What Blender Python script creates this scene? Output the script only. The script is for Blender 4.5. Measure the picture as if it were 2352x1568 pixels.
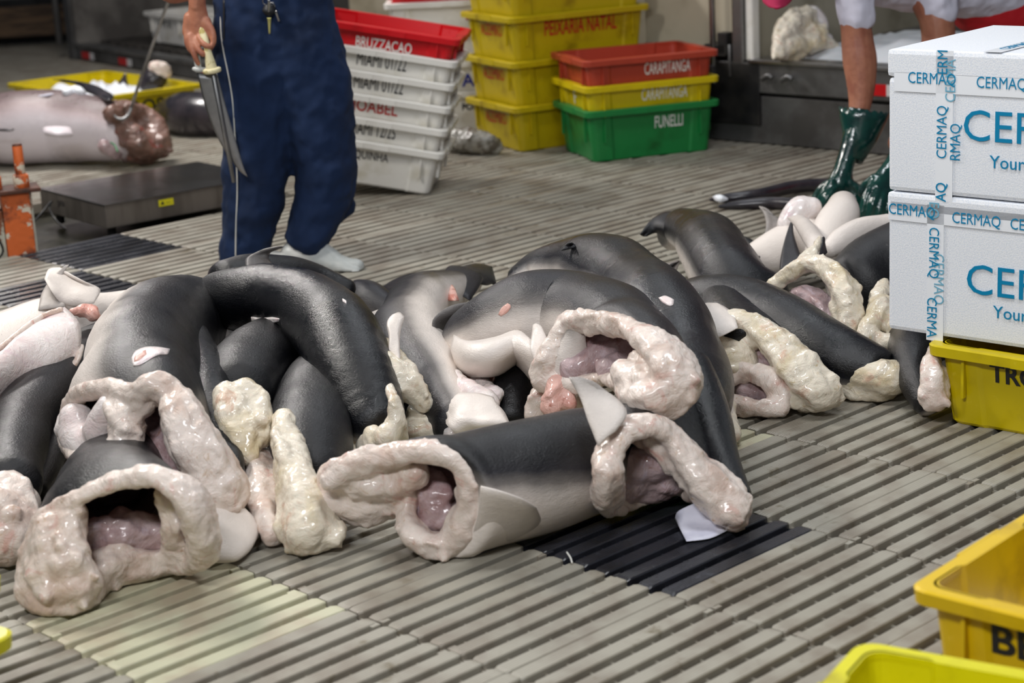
import bpy, bmesh, math, random
from mathutils import Vector, Matrix, noise
from math import sin, cos, pi, radians, hypot
random.seed(7)
for o in list(bpy.data.objects): bpy.data.objects.remove(o)
S = bpy.context.scene
COL = S.collection
# ------------------------------------------------------------------ camera
FPX, PITCH, ROLL, CAMH, YAW, OX, OY = 4307.4766, 0.2659, -0.0538, 1.6108, 0.7587, -0.0269, 4.1267
_cp, _sp, _cr, _sr = cos(PITCH), sin(PITCH), cos(ROLL), sin(ROLL)
FW = Vector((0, _cp, -_sp)); _u = Vector((0, _sp, _cp)); _r = Vector((1, 0, 0))
RT = _cr * _r + _sr * _u; UP = -_sr * _r + _cr * _u
CAM = Vector((0, 0, CAMH))
cd = bpy.data.cameras.new('camera'); cam = bpy.data.objects.new('camera', cd); COL.objects.link(cam)
m = Matrix.Identity(4)
for i in range(3): m[i][0], m[i][1], m[i][2], m[i][3] = RT[i], UP[i], -FW[i], CAM[i]
cam.matrix_world = m
cd.sensor_width = 36; cd.lens = FPX * 36 / 2352; cd.clip_start = .05; cd.clip_end = 60
cd.dof.use_dof = True; cd.dof.focus_distance = 5.25; cd.dof.aperture_fstop = 3.2
S.camera = cam
# ------------------------------------------------------------------ light
W = bpy.data.worlds.new('world'); S.world = W; W.use_nodes = True
W.node_tree.nodes['Background'].inputs[0].default_value = (.7, .76, .88, 1)
W.node_tree.nodes['Background'].inputs[1].default_value = .11
def area(name, loc, aim, sx, sy, power, col):
    l = bpy.data.lights.new(name, 'AREA'); l.shape = 'RECTANGLE'; l.size = sx; l.size_y = sy; l.energy = power; l.color = col
    o = bpy.data.objects.new(name, l); COL.objects.link(o); o.location = loc
    o.rotation_euler = (Vector(aim) - Vector(loc)).to_track_quat('-Z', 'Y').to_euler(); return o
area('market_and_fill_lamp', (-2.6, 6.2, 3.6), (-.9, 4.8, 0), 1.3, .5, 130, (1, .96, .9))
area('market_and_fill_lamp', (.9, 3.4, 3.7), (.4, 4.9, 0), 1.2, .3, 60, (.96, .98, 1))
area('market_and_fill_lamp', (1.0, 7.6, 4.1), (.8, 6.3, 0), 1.8, .3, 45, (.92, .96, 1))
area('market_and_fill_lamp', (-2.8, 10.6, 3.8), (-1.8, 9.6, 0), 1.6, .4, 185, (1, .95, .92))
area('market_and_fill_lamp', (.4, 11.0, 4.2), (.6, 9.6, 0), 2.0, .4, 12, (.95, .97, 1))
area('market_and_fill_lamp', (-1.2, .6, 3.4), (.6, 4.8, .3), 1.6, .4, 125, (.97, .98, 1))  # added fill light from the camera side, brightens the box fronts
vs = S.view_settings; vs.view_transform = 'Standard'; vs.look = 'None'; vs.gamma = 1; vs.exposure = -.12; vs.use_curve_mapping = False
# ------------------------------------------------------------------ geometry helpers
def ray(px, py): return FW + RT * ((px - 1176) / FPX) - UP * ((py - 784) / FPX)
def Z(px, py, z=0.0):            # where the sight line through a photo point meets height z
    d = ray(px, py); return CAM + d * ((z - CAMH) / d.z)
def Y(px, py, y):                # ... meets forward distance y
    d = ray(px, py); return CAM + d * (y / d.y)
def smooth(a, b, x):
    t = max(0., min(1., (x - a) / (b - a))); return t * t * (3 - 2 * t)
def tagit(o, label=None, cat=None, group=None, kind=None):
    if label: o['label'] = label
    if cat: o['category'] = cat
    if group: o['group'] = group
    if kind: o['kind'] = kind
    return o
def empty(name, loc=(0, 0, 0), label=None, cat=None, group=None, rot=None, kind=None):
    o = bpy.data.objects.new(name, None); COL.objects.link(o); o.location = loc; o.empty_display_size = .05
    if rot is not None: o.rotation_euler = rot
    bpy.context.view_layer.update()
    return tagit(o, label, cat, group, kind)
def link(name, me, mt=None, parent=None, world=True):
    if mt is not None and not me.materials: me.materials.append(mt)
    o = bpy.data.objects.new(name, me); COL.objects.link(o)
    if parent is not None:
        o.parent = parent
        if world:
            b = Matrix.LocRotScale(parent.location, parent.rotation_euler, None); q = parent.parent
            if q is not None and q.type == 'EMPTY' : b = Matrix.LocRotScale(q.location, q.rotation_euler, None) @ b
            if parent.type != 'EMPTY': b = parent.get('_w') and Matrix.Identity(4) or Matrix.Identity(4)
            o.matrix_parent_inverse = b.inverted()
    return o
def tag_world(o, par):  # child meshes of meshes given in world coordinates: the parent mesh sits at the world origin
    return o
def mk(name, V, F, mt, parent=None, world=True, sm=True, tone=None):
    me = bpy.data.meshes.new(name); me.from_pydata([tuple(v) for v in V], [], F)
    if sm: me.polygons.foreach_set('use_smooth', [True] * len(me.polygons))
    if tone is not None:
        a = me.attributes.new('tone', 'FLOAT', 'POINT'); a.data.foreach_set('value', tone)
    me.update(); return link(name, me, mt, parent, world)
def boxVF(c, s, R=None):
    V = []
    for i in (-1, 1):
        for j in (-1, 1):
            for k in (-1, 1):
                v = Vector((i * s[0] / 2, j * s[1] / 2, k * s[2] / 2)); V.append((R @ v if R else v) + Vector(c))
    return V, [(0, 1, 3, 2), (4, 6, 7, 5), (0, 4, 5, 1), (2, 3, 7, 6), (0, 2, 6, 4), (1, 5, 7, 3)]
class MB:
    def __init__(s): s.V = []; s.F = []
    def add(s, VF): n = len(s.V); s.V += list(VF[0]); s.F += [tuple(i + n for i in f) for f in VF[1]]; return s
    def box(s, c, d, R=None): return s.add(boxVF(c, d, R))
    def done(s, name, mt, parent=None, world=True, sm=False, bev=0):
        if not bev: return mk(name, s.V, s.F, mt, parent, world, sm)
        bm = bmesh.new(); vs_ = [bm.verts.new(v) for v in s.V]
        for f in s.F: bm.faces.new([vs_[i] for i in f])
        bmesh.ops.recalc_face_normals(bm, faces=bm.faces)
        bmesh.ops.bevel(bm, geom=list(bm.edges), offset=bev, segments=2, profile=.6, affect='EDGES', clamp_overlap=True)
        me = bpy.data.meshes.new(name); bm.to_mesh(me); bm.free()
        if sm: me.polygons.foreach_set('use_smooth', [True] * len(me.polygons))
        return link(name, me, mt, parent, world)
def cr(P, n):                    # Catmull-Rom through tuples of equal length
    P = [tuple(p) for p in P]; k = len(P[0]); out = []
    Q = [tuple(2 * P[0][i] - P[1][i] for i in range(k))] + P + [tuple(2 * P[-1][i] - P[-2][i] for i in range(k))]
    for s in range(len(P) - 1):
        a, b, c, d = Q[s:s + 4]
        for j in range(n):
            t = j / n
            out.append(tuple(.5 * (2 * b[i] + (c[i] - a[i]) * t + (2 * a[i] - 5 * b[i] + 4 * c[i] - d[i]) * t * t + (3 * b[i] - a[i] - 3 * c[i] + d[i]) * t ** 3) for i in range(k)))
    out.append(P[-1]); return out
def tubeVF(C, RA, RB=None, up=(0, 0, 1), n=16, cap=True, caplen=.6, phase=None):
    """swept tube; C centres, RA side radii, RB up radii; returns V,F,(ring,theta) info"""
    C = [Vector(c) for c in C]; RB = RB or RA; V = []; F = []; info = []
    N = len(C); rings = []
    for i, c in enumerate(C):
        t = (C[min(i + 1, N - 1)] - C[max(i - 1, 0)]).normalized()
        u = Vector(up[i] if isinstance(up, list) else up); s = t.cross(u)
        if s.length < 1e-4: s = t.cross(Vector((0, 1, .1)))
        s.normalize(); w = s.cross(t).normalized(); rings.append((c, t, s, w, RA[i], RB[i]))
    seq = list(rings)
    if cap:
        c, t, s, w, a, b = rings[0]; pre = [(c - t * (a * caplen * sin(q)), t, s, w, a * cos(q), b * cos(q)) for q in (1.25, .85, .45)]
        c, t, s, w, a, b = rings[-1]; post = [(c + t * (a * caplen * sin(q)), t, s, w, a * cos(q), b * cos(q)) for q in (.45, .85, 1.25)]
        seq = pre + rings + post
    L = len(seq)
    for i, (c, t, s, w, a, b) in enumerate(seq):
        for j in range(n):
            th = 2 * pi * j / n; V.append(c + s * (a * cos(th)) + w * (b * sin(th))); info.append((i / (L - 1), th))
    for i in range(L - 1):
        for j in range(n):
            a, b = i * n + j, i * n + (j + 1) % n; F.append((a, b, b + n, a + n))
    if cap: F.append(tuple(range(n - 1, -1, -1))); F.append(tuple((L - 1) * n + j for j in range(n)))
    return V, F, info
def rod(name, pts, r, mt, parent=None, n=10, world=True, sub=6):
    P = cr([tuple(p) + ((r[i],) if isinstance(r, (list, tuple)) else (r,)) for i, p in enumerate(pts)], sub) if len(pts) > 2 else [tuple(p) + ((r[i],) if isinstance(r, (list, tuple)) else (r,)) for i, p in enumerate(pts)]
    V, F, _ = tubeVF([p[:3] for p in P], [p[3] for p in P], n=n, up=(.13, .2, 1), caplen=.3); return mk(name, V, F, mt, parent, world)
# ------------------------------------------------------------------ materials
def srgb(r, g, b):
    f = lambda c: (c / 255 / 12.92) if c / 255 <= .04045 else ((c / 255 + .055) / 1.055) ** 2.4
    return (f(r), f(g), f(b), 1)
def mat(name, col, rough=.5, metal=0, col2=None, scale=8, detail=4, lo=.4, hi=.65, bump=0, bscale=60, coat=0, sss=0, spec=None, stretch=None, rough2=None, col3=None, scale3=30, lo3=.6, hi3=.7, trans=0):
    M = bpy.data.materials.new(name); M.use_nodes = True; nt = M.node_tree; N = nt.nodes; L = nt.links
    B = N['Principled BSDF']; B.inputs['Base Color'].default_value = col; B.inputs['Roughness'].default_value = rough; B.inputs['Metallic'].default_value = metal
    if coat: B.inputs['Coat Weight'].default_value = coat; B.inputs['Coat Roughness'].default_value = .08
    if sss: B.inputs['Subsurface Weight'].default_value = sss; B.inputs['Subsurface Radius'].default_value = (.02, .01, .008); B.inputs['Subsurface Scale'].default_value = .5
    if spec is not None: B.inputs['Specular IOR Level'].default_value = spec
    if trans: B.inputs['Transmission Weight'].default_value = trans
    tc = N.new('ShaderNodeTexCoord'); src = tc.outputs['Object']
    if stretch:
        mp = N.new('ShaderNodeMapping'); mp.inputs['Scale'].default_value = stretch; L.new(src, mp.inputs[0]); src = mp.outputs[0]
    def nz(sc, det=4, rg=.6):
        n = N.new('ShaderNodeTexNoise'); n.inputs['Scale'].default_value = sc; n.inputs['Detail'].default_value = det; n.inputs['Roughness'].default_value = rg; L.new(src, n.inputs['Vector']); return n
    def ramp(f, a, b):
        r = N.new('ShaderNodeMapRange'); r.interpolation_type = 'SMOOTHSTEP'; r.inputs[1].default_value = a; r.inputs[2].default_value = b; L.new(f, r.inputs[0]); return r.outputs[0]
    def mix(f, a, b):
        x = N.new('ShaderNodeMix'); x.data_type = 'RGBA'; L.new(f, x.inputs[0])
        for v, s in ((a, 6), (b, 7)):
            if isinstance(v, tuple): x.inputs[s].default_value = v
            else: L.new(v, x.inputs[s])
        return x.outputs[2]
    cur = col
    if col2:
        n = nz(scale, detail); cur = mix(ramp(n.outputs['Fac'], lo, hi), cur, col2)
        if rough2 is not None:
            q = N.new('ShaderNodeMapRange'); q.inputs[1].default_value = lo; q.inputs[2].default_value = hi; q.inputs[3].default_value = rough; q.inputs[4].default_value = rough2; L.new(n.outputs['Fac'], q.inputs[0]); L.new(q.outputs[0], B.inputs['Roughness'])
    if col3: cur = mix(ramp(nz(scale3, 5, .65).outputs['Fac'], lo3, hi3), cur, col3)
    if not isinstance(cur, tuple): L.new(cur, B.inputs['Base Color'])
    if bump:
        b = N.new('ShaderNodeBump'); b.inputs['Strength'].default_value = bump; b.inputs['Distance'].default_value = .004; L.new(nz(bscale, 5).outputs['Fac'], b.inputs['Height']); L.new(b.outputs[0], B.inputs['Normal'])
    M['_'] = 1; return M
def plastic(name, r, g, b, dirt=(.55, .5, .4)):
    c = srgb(r, g, b); d = (c[0] * dirt[0], c[1] * dirt[1], c[2] * dirt[2], 1); l = (min(1, c[0] * 1.12 + .02), min(1, c[1] * 1.12 + .02), c[2] + .03, 1)
    return mat(name, c, .38, col2=d, scale=5, lo=.52, hi=.8, col3=l, scale3=40, lo3=.58, hi3=.8, bump=.08, bscale=90)
M = {}
M['yellow'] = plastic('yellow_plastic', 206, 184, 0); M['olive'] = plastic('faded_yellow_plastic', 184, 162, 8); M['yellowb'] = plastic('bright_yellow_plastic', 222, 214, 8)
M['amber'] = plastic('amber_yellow_plastic', 226, 188, 5)
M['green'] = plastic('green_plastic', 20, 122, 58); M['brick'] = plastic('brick_red_plastic', 172, 62, 42); M['red'] = plastic('red_plastic', 205, 12, 24)
M['white'] = mat('white_plastic', srgb(232, 230, 224), .4, col2=srgb(205, 200, 184), scale=6, lo=.5, hi=.8, bump=.06)
M['ink_black'] = mat('black_paint', (.015, .015, .017, 1), .5); M['ink_red'] = mat('red_paint', srgb(185, 35, 22), .5); M['ink_white'] = mat('white_paint', srgb(235, 235, 230), .5)
M['ink_blue'] = mat('blue_paint', srgb(20, 40, 160), .5); M['ink_teal'] = mat('teal_print', srgb(0, 132, 178), .4)
M['ink_teal_pale'] = mat('pale_teal_print', srgb(120, 180, 205), .4)
M['foam'] = mat('foam', srgb(244, 246, 250), .55, col2=srgb(226, 232, 242), scale=300, detail=1, lo=.45, hi=.6, bump=.25, bscale=260)
M['tape'] = mat('clear_tape', srgb(242, 245, 250), .3)
M['steel'] = mat('stainless_steel', (.42, .42, .43, 1), .3, 1, col2=(.25, .25, .25, 1), scale=4, rough2=.48)
M['galv'] = mat('dull_steel', (.2, .2, .2, 1), .42, .8, col2=(.11, .105, .1, 1), scale=3, rough2=.6)
M['blackmetal'] = mat('black_metal', (.012, .012, .013, 1), .45, .2, col2=(.03, .028, .025, 1), scale=6, bump=.1)
M['beige'] = mat('beige_panel', srgb(176, 168, 148), .6, col2=srgb(128, 120, 98), scale=2.2, lo=.45, hi=.75, col3=srgb(70, 55, 25), scale3=2.6, lo3=.66, hi3=.76)
M['wood'] = mat('brown_board', srgb(112, 88, 64), .7, col2=srgb(70, 54, 40), scale=3, stretch=(1, 1, 9), bump=.2)
M['slab'] = mat('wet_concrete', srgb(44, 42, 30), .35, col2=srgb(28, 28, 20), scale=14, lo=.4, hi=.6, col3=srgb(92, 98, 92), scale3=9, lo3=.6, hi3=.72, bump=.3, bscale=40)
def slatmat(name, c1, c2, c3, rough=.5, lo3=.6):
    Mt = mat(name, c1, rough, col2=c2, scale=5, detail=6, lo=.4, hi=.66, col3=c3, scale3=9, lo3=lo3, hi3=.74, rough2=rough * .7)
    nt = Mt.node_tree; N = nt.nodes; L = nt.links
    tc = N.new('ShaderNodeTexCoord'); w = N.new('ShaderNodeTexWave'); w.wave_type = 'BANDS'; w.bands_direction = 'Y'; w.inputs['Scale'].default_value = 42; w.inputs['Distortion'].default_value = 0
    L.new(tc.outputs['Object'], w.inputs[0]); b = N.new('ShaderNodeBump'); b.inputs['Strength'].default_value = .55; b.inputs['Distance'].default_value = .0016
    L.new(w.outputs[0], b.inputs['Height']); L.new(b.outputs[0], N['Principled BSDF'].inputs['Normal'])
    # every tile gets its own weathering: shift the noise by the object's random value
    oi = N.new('ShaderNodeObjectInfo')
    for n in [n for n in N if n.bl_idname == 'ShaderNodeTexNoise']:
        src = n.inputs['Vector'].links[0].from_socket; ad = N.new('ShaderNodeVectorMath'); ad.operation = 'MULTIPLY_ADD'; ad.inputs[1].default_value = (1, 1, 1)
        cmb = N.new('ShaderNodeVectorMath'); cmb.operation = 'SCALE'; cmb.inputs[3].default_value = 1.0; L.new(oi.outputs['Location'], cmb.inputs[0])
        L.new(src, ad.inputs[0]); L.new(cmb.outputs[0], ad.inputs[2]); L.new(ad.outputs[0], n.inputs['Vector'])
    return Mt
M['slat'] = slatmat('weathered_grey_plastic', srgb(160, 155, 142), srgb(138, 129, 116), srgb(108, 98, 76))
M['slat_pale'] = slatmat('pale_cream_plastic', srgb(196, 194, 166), srgb(184, 172, 148), srgb(164, 138, 100), lo3=.66)
M['slat_black'] = slatmat('black_plastic', srgb(44, 45, 52), srgb(34, 34, 38), srgb(66, 68, 76), .3)
# ------------------------------------------------------------------ floor of loose slatted plastic tiles
UX = Vector((cos(YAW), sin(YAW), 0)); VX = Vector((sin(YAW), -cos(YAW), 0)); G0 = Vector((OX, OY, 0))
V, F = boxVF((.5, 9.5, -.095), (16, 19, .05)); mk('floor', V, F, M['slab'], sm=False)['kind'] = 'structure'
tiles = empty('floor', (0, 0, -.07)); tiles.name = 'floor_tiles'; tagit(tiles, kind='structure')
def slat_mesh(w=.0415, L=.4985):
    mb = MB(); h = .022; b = .003; e = .012  # chamfered plank with slightly narrowed tips
    P = [(-w / 2, -h), (-w / 2, -b), (-w / 2 + b, 0), (w / 2 - b, 0), (w / 2, -b), (w / 2, -h)]; V = []; F = []
    for x, k in ((-L / 2, .8), (-L / 2 + e, 1), (L / 2 - e, 1), (L / 2, .8)):
        for p in P: V.append((x, p[0] * k, p[1] if k == 1 or p[1] < -b else p[1] - .002))
    for i in range(3):
        for j in range(6): a, b2 = i * 6 + j, i * 6 + (j + 1) % 6; F.append((a, a + 6, b2 + 6, b2))
    F.append((0, 1, 2, 3, 4, 5)); F.append((23, 22, 21, 20, 19, 18)); return V, F
sV, sF = slat_mesh()
def rib_parts():
    mb = MB()
    for i in range(9):
        x = -.245 + i * .49 / 8; mb.box((x, 0, -.030), (.0045, .496, .032))
    for s in (-1, 1): mb.box((0, s * .2475, -.034), (.496, .004, .03))
    for x in (-.236, .236):
        for y in (-.085, .148): mb.box((x, y, -.012), (.022, .03, .02))
    return mb
slat_me = {}; rib_me = {}; far_me = {}
for k in ('slat', 'slat_pale', 'slat_black'):
    o = mk('slat', sV, sF, M[k], sm=False); slat_me[k] = o.data; bpy.data.objects.remove(o)
    o = rib_parts().done('rib_grid', M[k]); rib_me[k] = o.data; bpy.data.objects.remove(o)
    mb = MB().add((rib_parts().V, rib_parts().F))
    for j in range(8): mb.add(([Vector(v) + Vector((0, -.25 + .0208 + j * .0655, 0)) for v in sV], sF))
    o = mb.done('floor_tile', M[k]); far_me[k] = o.data; bpy.data.objects.remove(o)
def vis(p, mg=330):
    d = Vector(p) - CAM; z = d.dot(FW)
    if z <= .1: return False
    x = 1176 + FPX * d.dot(RT) / z; y = 784 - FPX * d.dot(UP) / z; return -mg < x < 2352 + mg and -mg < y < 1568 + mg
special = {(-2, -1): 'slat_pale', (0, 0): 'slat_black', (2, -8): 'slat_black', (1, -7): 'slat_black', (2, -5): 'slat_black', (0, -1): 'slat_pale', (1, -1): 'slat_pale'}
HOLES = [(4, -9), (1, -9), (2, -9), (3, -9), (1, -10), (2, -10), (3, -10), (0, -9), (0, -10)]
rt = random.Random(3); fi = 0
for a in range(-8, 26):
    for b in range(-34, 8):
        if (a, b) in HOLES: continue
        c = G0 + UX * (.5 * (a + .5)) + VX * (.5 * (b + .5))
        cs = [c + UX * (.25 * i) + VX * (.25 * j) for i in (-1, 0, 1) for j in (-1, 0, 1)]
        if not any(vis(q) for q in cs) or c.y > 18.5: continue
        k = special.get((a, b), 'slat'); rot = (rt.uniform(-.002, .002), rt.uniform(-.002, .002), YAW + rt.uniform(-.004, .004))
        near = c.y < 8.0
        t = bpy.data.objects.new('floor_tile', (rib_me if near else far_me)[k]); COL.objects.link(t); t.parent = tiles
        t.location = c + Vector((rt.uniform(-.001, .001), rt.uniform(-.001, .001), .07 + rt.uniform(-.0015, .001))); t.rotation_euler = rot
        fi += 1
        if near:
            for j in range(8):
                s_ = bpy.data.objects.new('slat', slat_me[k]); COL.objects.link(s_); s_.parent = t
                s_.location = (rt.uniform(-.0012, .0012), -.25 + .0208 + j * .0655, 0)
print('tiles', fi)
# ------------------------------------------------------------------ crates
def rrect(L, Wd, r, n=4):
    P = []
    for cx, cy, a0 in ((L - r, r, -90), (L - r, Wd - r, 0), (r, Wd - r, 90), (r, r, 180)):
        for i in range(n + 1):
            a = radians(a0 + 90 * i / n); P.append((cx + r * cos(a), cy + r * sin(a)))
    return P
def crate_outline(L, Wd, off, rec, r=.03):
    # rounded rectangle whose side panels stand back from the corner posts by rec
    P = []; n = 4; cp = .1
    def corner(cx, cy, a0): return [(cx + r * cos(radians(a0 + 90 * i / n)), cy + r * sin(radians(a0 + 90 * i / n))) for i in range(n + 1)]
    e = .012
    P += [(cp, 0), (cp + e, rec), (L - cp - e, rec), (L - cp, 0)] + corner(L - r, r, -90)
    P += [(L, cp), (L - rec, cp + e), (L - rec, Wd - cp - e), (L, Wd - cp)] + corner(L - r, Wd - r, 0)
    P += [(L - cp, Wd), (L - cp - e, Wd - rec), (cp + e, Wd - rec), (cp, Wd)] + corner(r, Wd - r, 90)
    P += [(0, Wd - cp), (rec, Wd - cp - e), (rec, cp + e), (0, cp)] + corner(r, r, 180)
    o = []
    for x, y in P:
        sx = (x - L / 2) / (L / 2); sy = (y - Wd / 2) / (Wd / 2); o.append((x + off * sx, y + off * sy))
    return o
def crate_meshes(L, Wd, H, taper=.022, rec=.007, lip=.026):
    """outline at z=0 is L x Wd; grows upward by taper; body, rim, ribs returned as (V,F)"""
    T = .004; V = []; F = []
    def loop(off, z, rc): return [(x, y, z) for x, y in crate_outline(L, Wd, off, rc)]
    lv = [loop(-.006, 0, rec), loop(0, .008, rec), loop(taper, H, rec), loop(taper - T, H, rec), loop(taper * .1 - T, .012, rec)]
    n = len(lv[0])
    for l in lv: V += l
    for i in range(len(lv) - 1):
        for j in range(n): a, b = i * n + j, i * n + (j + 1) % n; F.append((a, b, b + n, a + n))
    F.append(tuple(range(n - 1, -1, -1))); F.append(tuple(4 * n + j for j in range(n)))
    body = (V, F)
    t = taper - .001; V2 = []; F2 = []
    lv = [loop(t, H - .028, 0), loop(t + lip, H - .030, 0), loop(t + lip + .002, H - .004, 0), loop(t + lip - .003, H, 0), loop(t - .006, H, 0), loop(t - .006, H - .012, 0)]
    for l in lv: V2 += l
    for i in range(len(lv) - 1):
        for j in range(n): a, b = i * n + j, i * n + (j + 1) % n; F2.append((a, b, b + n, a + n))
    for j in range(n): a, b = 5 * n + j, 5 * n + (j + 1) % n; F2.append((a, b, (j + 1) % n, j))
    mb = MB()
    for sy, yy in ((-1, 0), (1, Wd)):
        for x in (.055, L - .055): mb.box((x, yy + sy * (taper * .8 + .004), H * .62), (.008, .014, H * .5))
        for x in (.24, L - .24): mb.box((x, yy + sy * (taper + lip - .001), H - .017), (.07, .007, .026))
    for sx, xx in ((-1, 0), (1, L)):
        for y in (.055, Wd - .055): mb.box((xx + sx * (taper * .8 + .004), y, H * .62), (.014, .008, H * .5))
        mb.box((xx + sx * (taper + lip - .001), Wd / 2, H - .015), (.007, .16, .03))
    return body, (V2, F2), (mb.V, mb.F)
TXT = {}
def text_mesh(s, size, ext=.0002, squeeze=1.0, bold=0.0):
    key = (s, size, squeeze, bold)
    if key in TXT: return TXT[key]
    cu = bpy.data.curves.new('lettering', 'FONT'); cu.body = s; cu.size = 1; cu.extrude = ext / size; cu.offset = 0 if 'M' in s else bold / size; cu.align_x = 'CENTER'; cu.align_y = 'CENTER'; cu.resolution_u = 3
    o = bpy.data.objects.new('lettering', cu); COL.objects.link(o); bpy.context.view_layer.update()
    me = bpy.data.meshes.new_from_object(o.evaluated_get(bpy.context.evaluated_depsgraph_get())); bpy.data.objects.remove(o)
    me.name = 'lettering'; me.transform(Matrix.Diagonal((squeeze * size, size, size, 1))); TXT[key] = me; return me
def put_text(s, size, c, x, n, mt, parent, squeeze=1.0, world=False, bold=0.0, name='lettering'):
    """lettering centred at c, reading along x, facing n"""
    me = text_mesh(s, size, squeeze=squeeze, bold=bold).copy(); x = Vector(x).normalized(); n = Vector(n).normalized(); y = n.cross(x).normalized(); n = x.cross(y)
    R = Matrix((x, y, n)).transposed().to_4x4(); me.transform(Matrix.Translation(Vector(c) + n * .0006) @ R); me.materials.clear(); return link(name, me, mt, parent, world)
CR = {}
def crate(origin, yaw, dims, mt, label, group=None, z=0, tilt=(0, 0), texts=(), name='fish_crate', taper=.022, T=None):
    """origin = outer bottom corner, +x along the long side"""
    L, Wd, H = dims; r = empty(name, (origin[0], origin[1], z), label, 'crate', group, rot=(tilt[0], tilt[1], yaw))
    if T is not None:
        r.matrix_world = T; bpy.context.view_layer.update()
    key = (dims, mt.name, taper)
    def ribs(VF): return [[Vector(v) for v in VF[0][i * 8:i * 8 + 8]] for i in range(len(VF[0]) // 8)]
    if key not in CR:
        a, b, c = crate_meshes(L, Wd, H, taper); CR[key] = []
        for nm, q in [('crate_body', a), ('rim', b)] + [('rib', (g, c[1][:6])) for g in ribs(c)]:
            o = mk(nm, q[0], q[1], mt, r, False, sm=False); CR[key].append((nm, o.data))
    else:
        for nm, me in CR[key]: link(nm, me, None, r, False)
    for (side, s, size, u, w, ink, sq, bold) in texts:   # side 'L' long front (y=0), 'S' short left (x=0)
        o = taper * w / H
        if side == 'L': put_text(s, size, (u, .006 - o, w), (1, 0, 0), (0, -1, -.09), M[ink], r, sq, bold=bold)
        if side == 'E': put_text(s, size, (L - .006 + o, u, w), (0, 1, 0), (1, 0, -.09), M[ink], r, sq, bold=bold)
        if side == 'S': put_text(s, size, (.006 - o, u, w), (0, -1, 0), (-1, 0, -.09), M[ink], r, sq, bold=bold)
    return r
def yawof(a, b): return math.atan2(b[1] - a[1], b[0] - a[0])
D6 = (.60, .42, .24)
# stack right of centre: green, yellow, brick red, nested
gN = Vector((.455, 9.19)); gy = radians(17)
G = (.62, .44, .26)
crate(gN, gy, G, M['green'], 'green fish crate at the bottom of the three-high stack with white FUNELLI letters', texts=[('L', 'FUNELLI', .085, .40, .17, 'ink_white', .5, .0008)])
crate(gN, gy, (.62, .44, .25), M['yellow'], 'yellow fish crate nested between the green and the brick red crates', z=.130, texts=[('L', 'CARAPITANGA', .085, .38, .182, 'ink_white', .42, .0006), ('S', 'F', .1, .22, .17, 'ink_white', 1, 0)])
crate(gN, gy, (.62, .44, .25), M['brick'], 'empty brick red fish crate on top of the yellow and green ones', z=.258, texts=[('L', 'CARAPITANGA', .085, .40, .180, 'ink_white', .42, .0008)])
br = bpy.data.objects  # worn white sticker on the brick crate's end
# tall faded yellow stack
yN = Vector((.10, 9.62)); yy_ = radians(27)
for i, (t1, t2) in enumerate((('ALZEMIRO', None), ('ALZEMIRO', None), ('ALZEMIRO', 'PEIXARIA NATAL'), (None, None))):
    tx = []
    if t1: tx.append(('S', t1, .085, .25, .155, 'ink_red', .58, .001))
    if t2: tx.append(('L', t2, .105, .38, .16, 'ink_red', .54, .0015))
    crate(yN, yy_, (.74, .50, .24), M['olive'], ['faded yellow crate standing on the floor under the tall yellow stack', 'faded yellow crate second from the floor with a pale patch over its red name', 'yellow crate with dark red PEIXARIA NATAL lettering', 'topmost faded yellow crate cut by the upper picture edge'][i], 'stacked yellow crates', z=i * .228, texts=tx)
# white stack leaning to the right behind the worker
wN = Z(985, 448); wy = radians(-6)
base = Matrix.Translation(wN) @ Matrix.Rotation(wy, 4, 'Z') @ Matrix.Rotation(radians(11), 4, 'Y')
names = [('MARIOQUINHA', 'ink_black', .056, .72), ('MIAMI 12/25', 'ink_black', .082, .52), ('JOABEL', 'ink_red', .075, .85), ('MIAMI 01/22', 'ink_black', .085, .52), ('MIAMI 01/22', 'ink_black', .085, .52)]
wl = ['white crate at the bottom of the leaning stack, lettered MARIOQUINHA', 'white crate second from the bottom of the leaning stack', 'white crate with red JOABEL lettering in the leaning stack', 'white crate just above the one with red JOABEL lettering', 'topmost white crate directly under the red one']
zz = [0, .107, .213, .318, .424]
for i in range(5):
    s, ink, sz, sq = names[i]; T = base @ Matrix.Translation((-.60 + .002 * i, 0, zz[i]))
    crate((0, 0), 0, (.60, .40, .21), M['white'], wl[i], 'leaning stack of white crates', T=T, texts=[('L', s, sz, .30 if i else .25, .152 if i else .14, ink, sq, .0008)])
T = base @ Matrix.Translation((-.592, 0, .535)); crate((0, 0), 0, (.60, .40, .20), M['red'], 'red crate with a pale lettered strip on top of the white stack', T=T, texts=[('L', 'BRUZZACAO', .07, .30, .118, 'ink_white', .62, .001)])
# stack standing behind, mostly hidden: whites below, reds above
bN = Vector((-.55, 10.35)); by = radians(-3)
for i in range(6):
    k = 'white' if i < 4 else 'red'; tx = [[('L', 'PORTO', .05, .42, .15, 'ink_black', .9, .002)], [('L', 'ARI', .1, .43, .13, 'ink_blue', 1, .002)], [], [('L', 'RK', .06, .43, .15, 'ink_red', 1, .002)], [('L', 'ERSON', .06, .42, .14, 'ink_white', 1, .001)], [('L', 'FISH-SO', .06, .42, .12, 'ink_white', 1, .001)]][i]
    crate(bN, by, (.60, .42, .24), M[k], ['white crate on the floor in the hidden stack between the white and yellow stacks', 'white crate with blue letters seen between the white and yellow stacks', 'plain white crate in the hidden rear stack', 'white crate below the red ones in the hidden rear stack', 'red crate in the hidden rear stack behind the leaning white stack', 'topmost red crate of the hidden rear stack'][i], 'rear stack of crates', z=i * .165, texts=tx)
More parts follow.
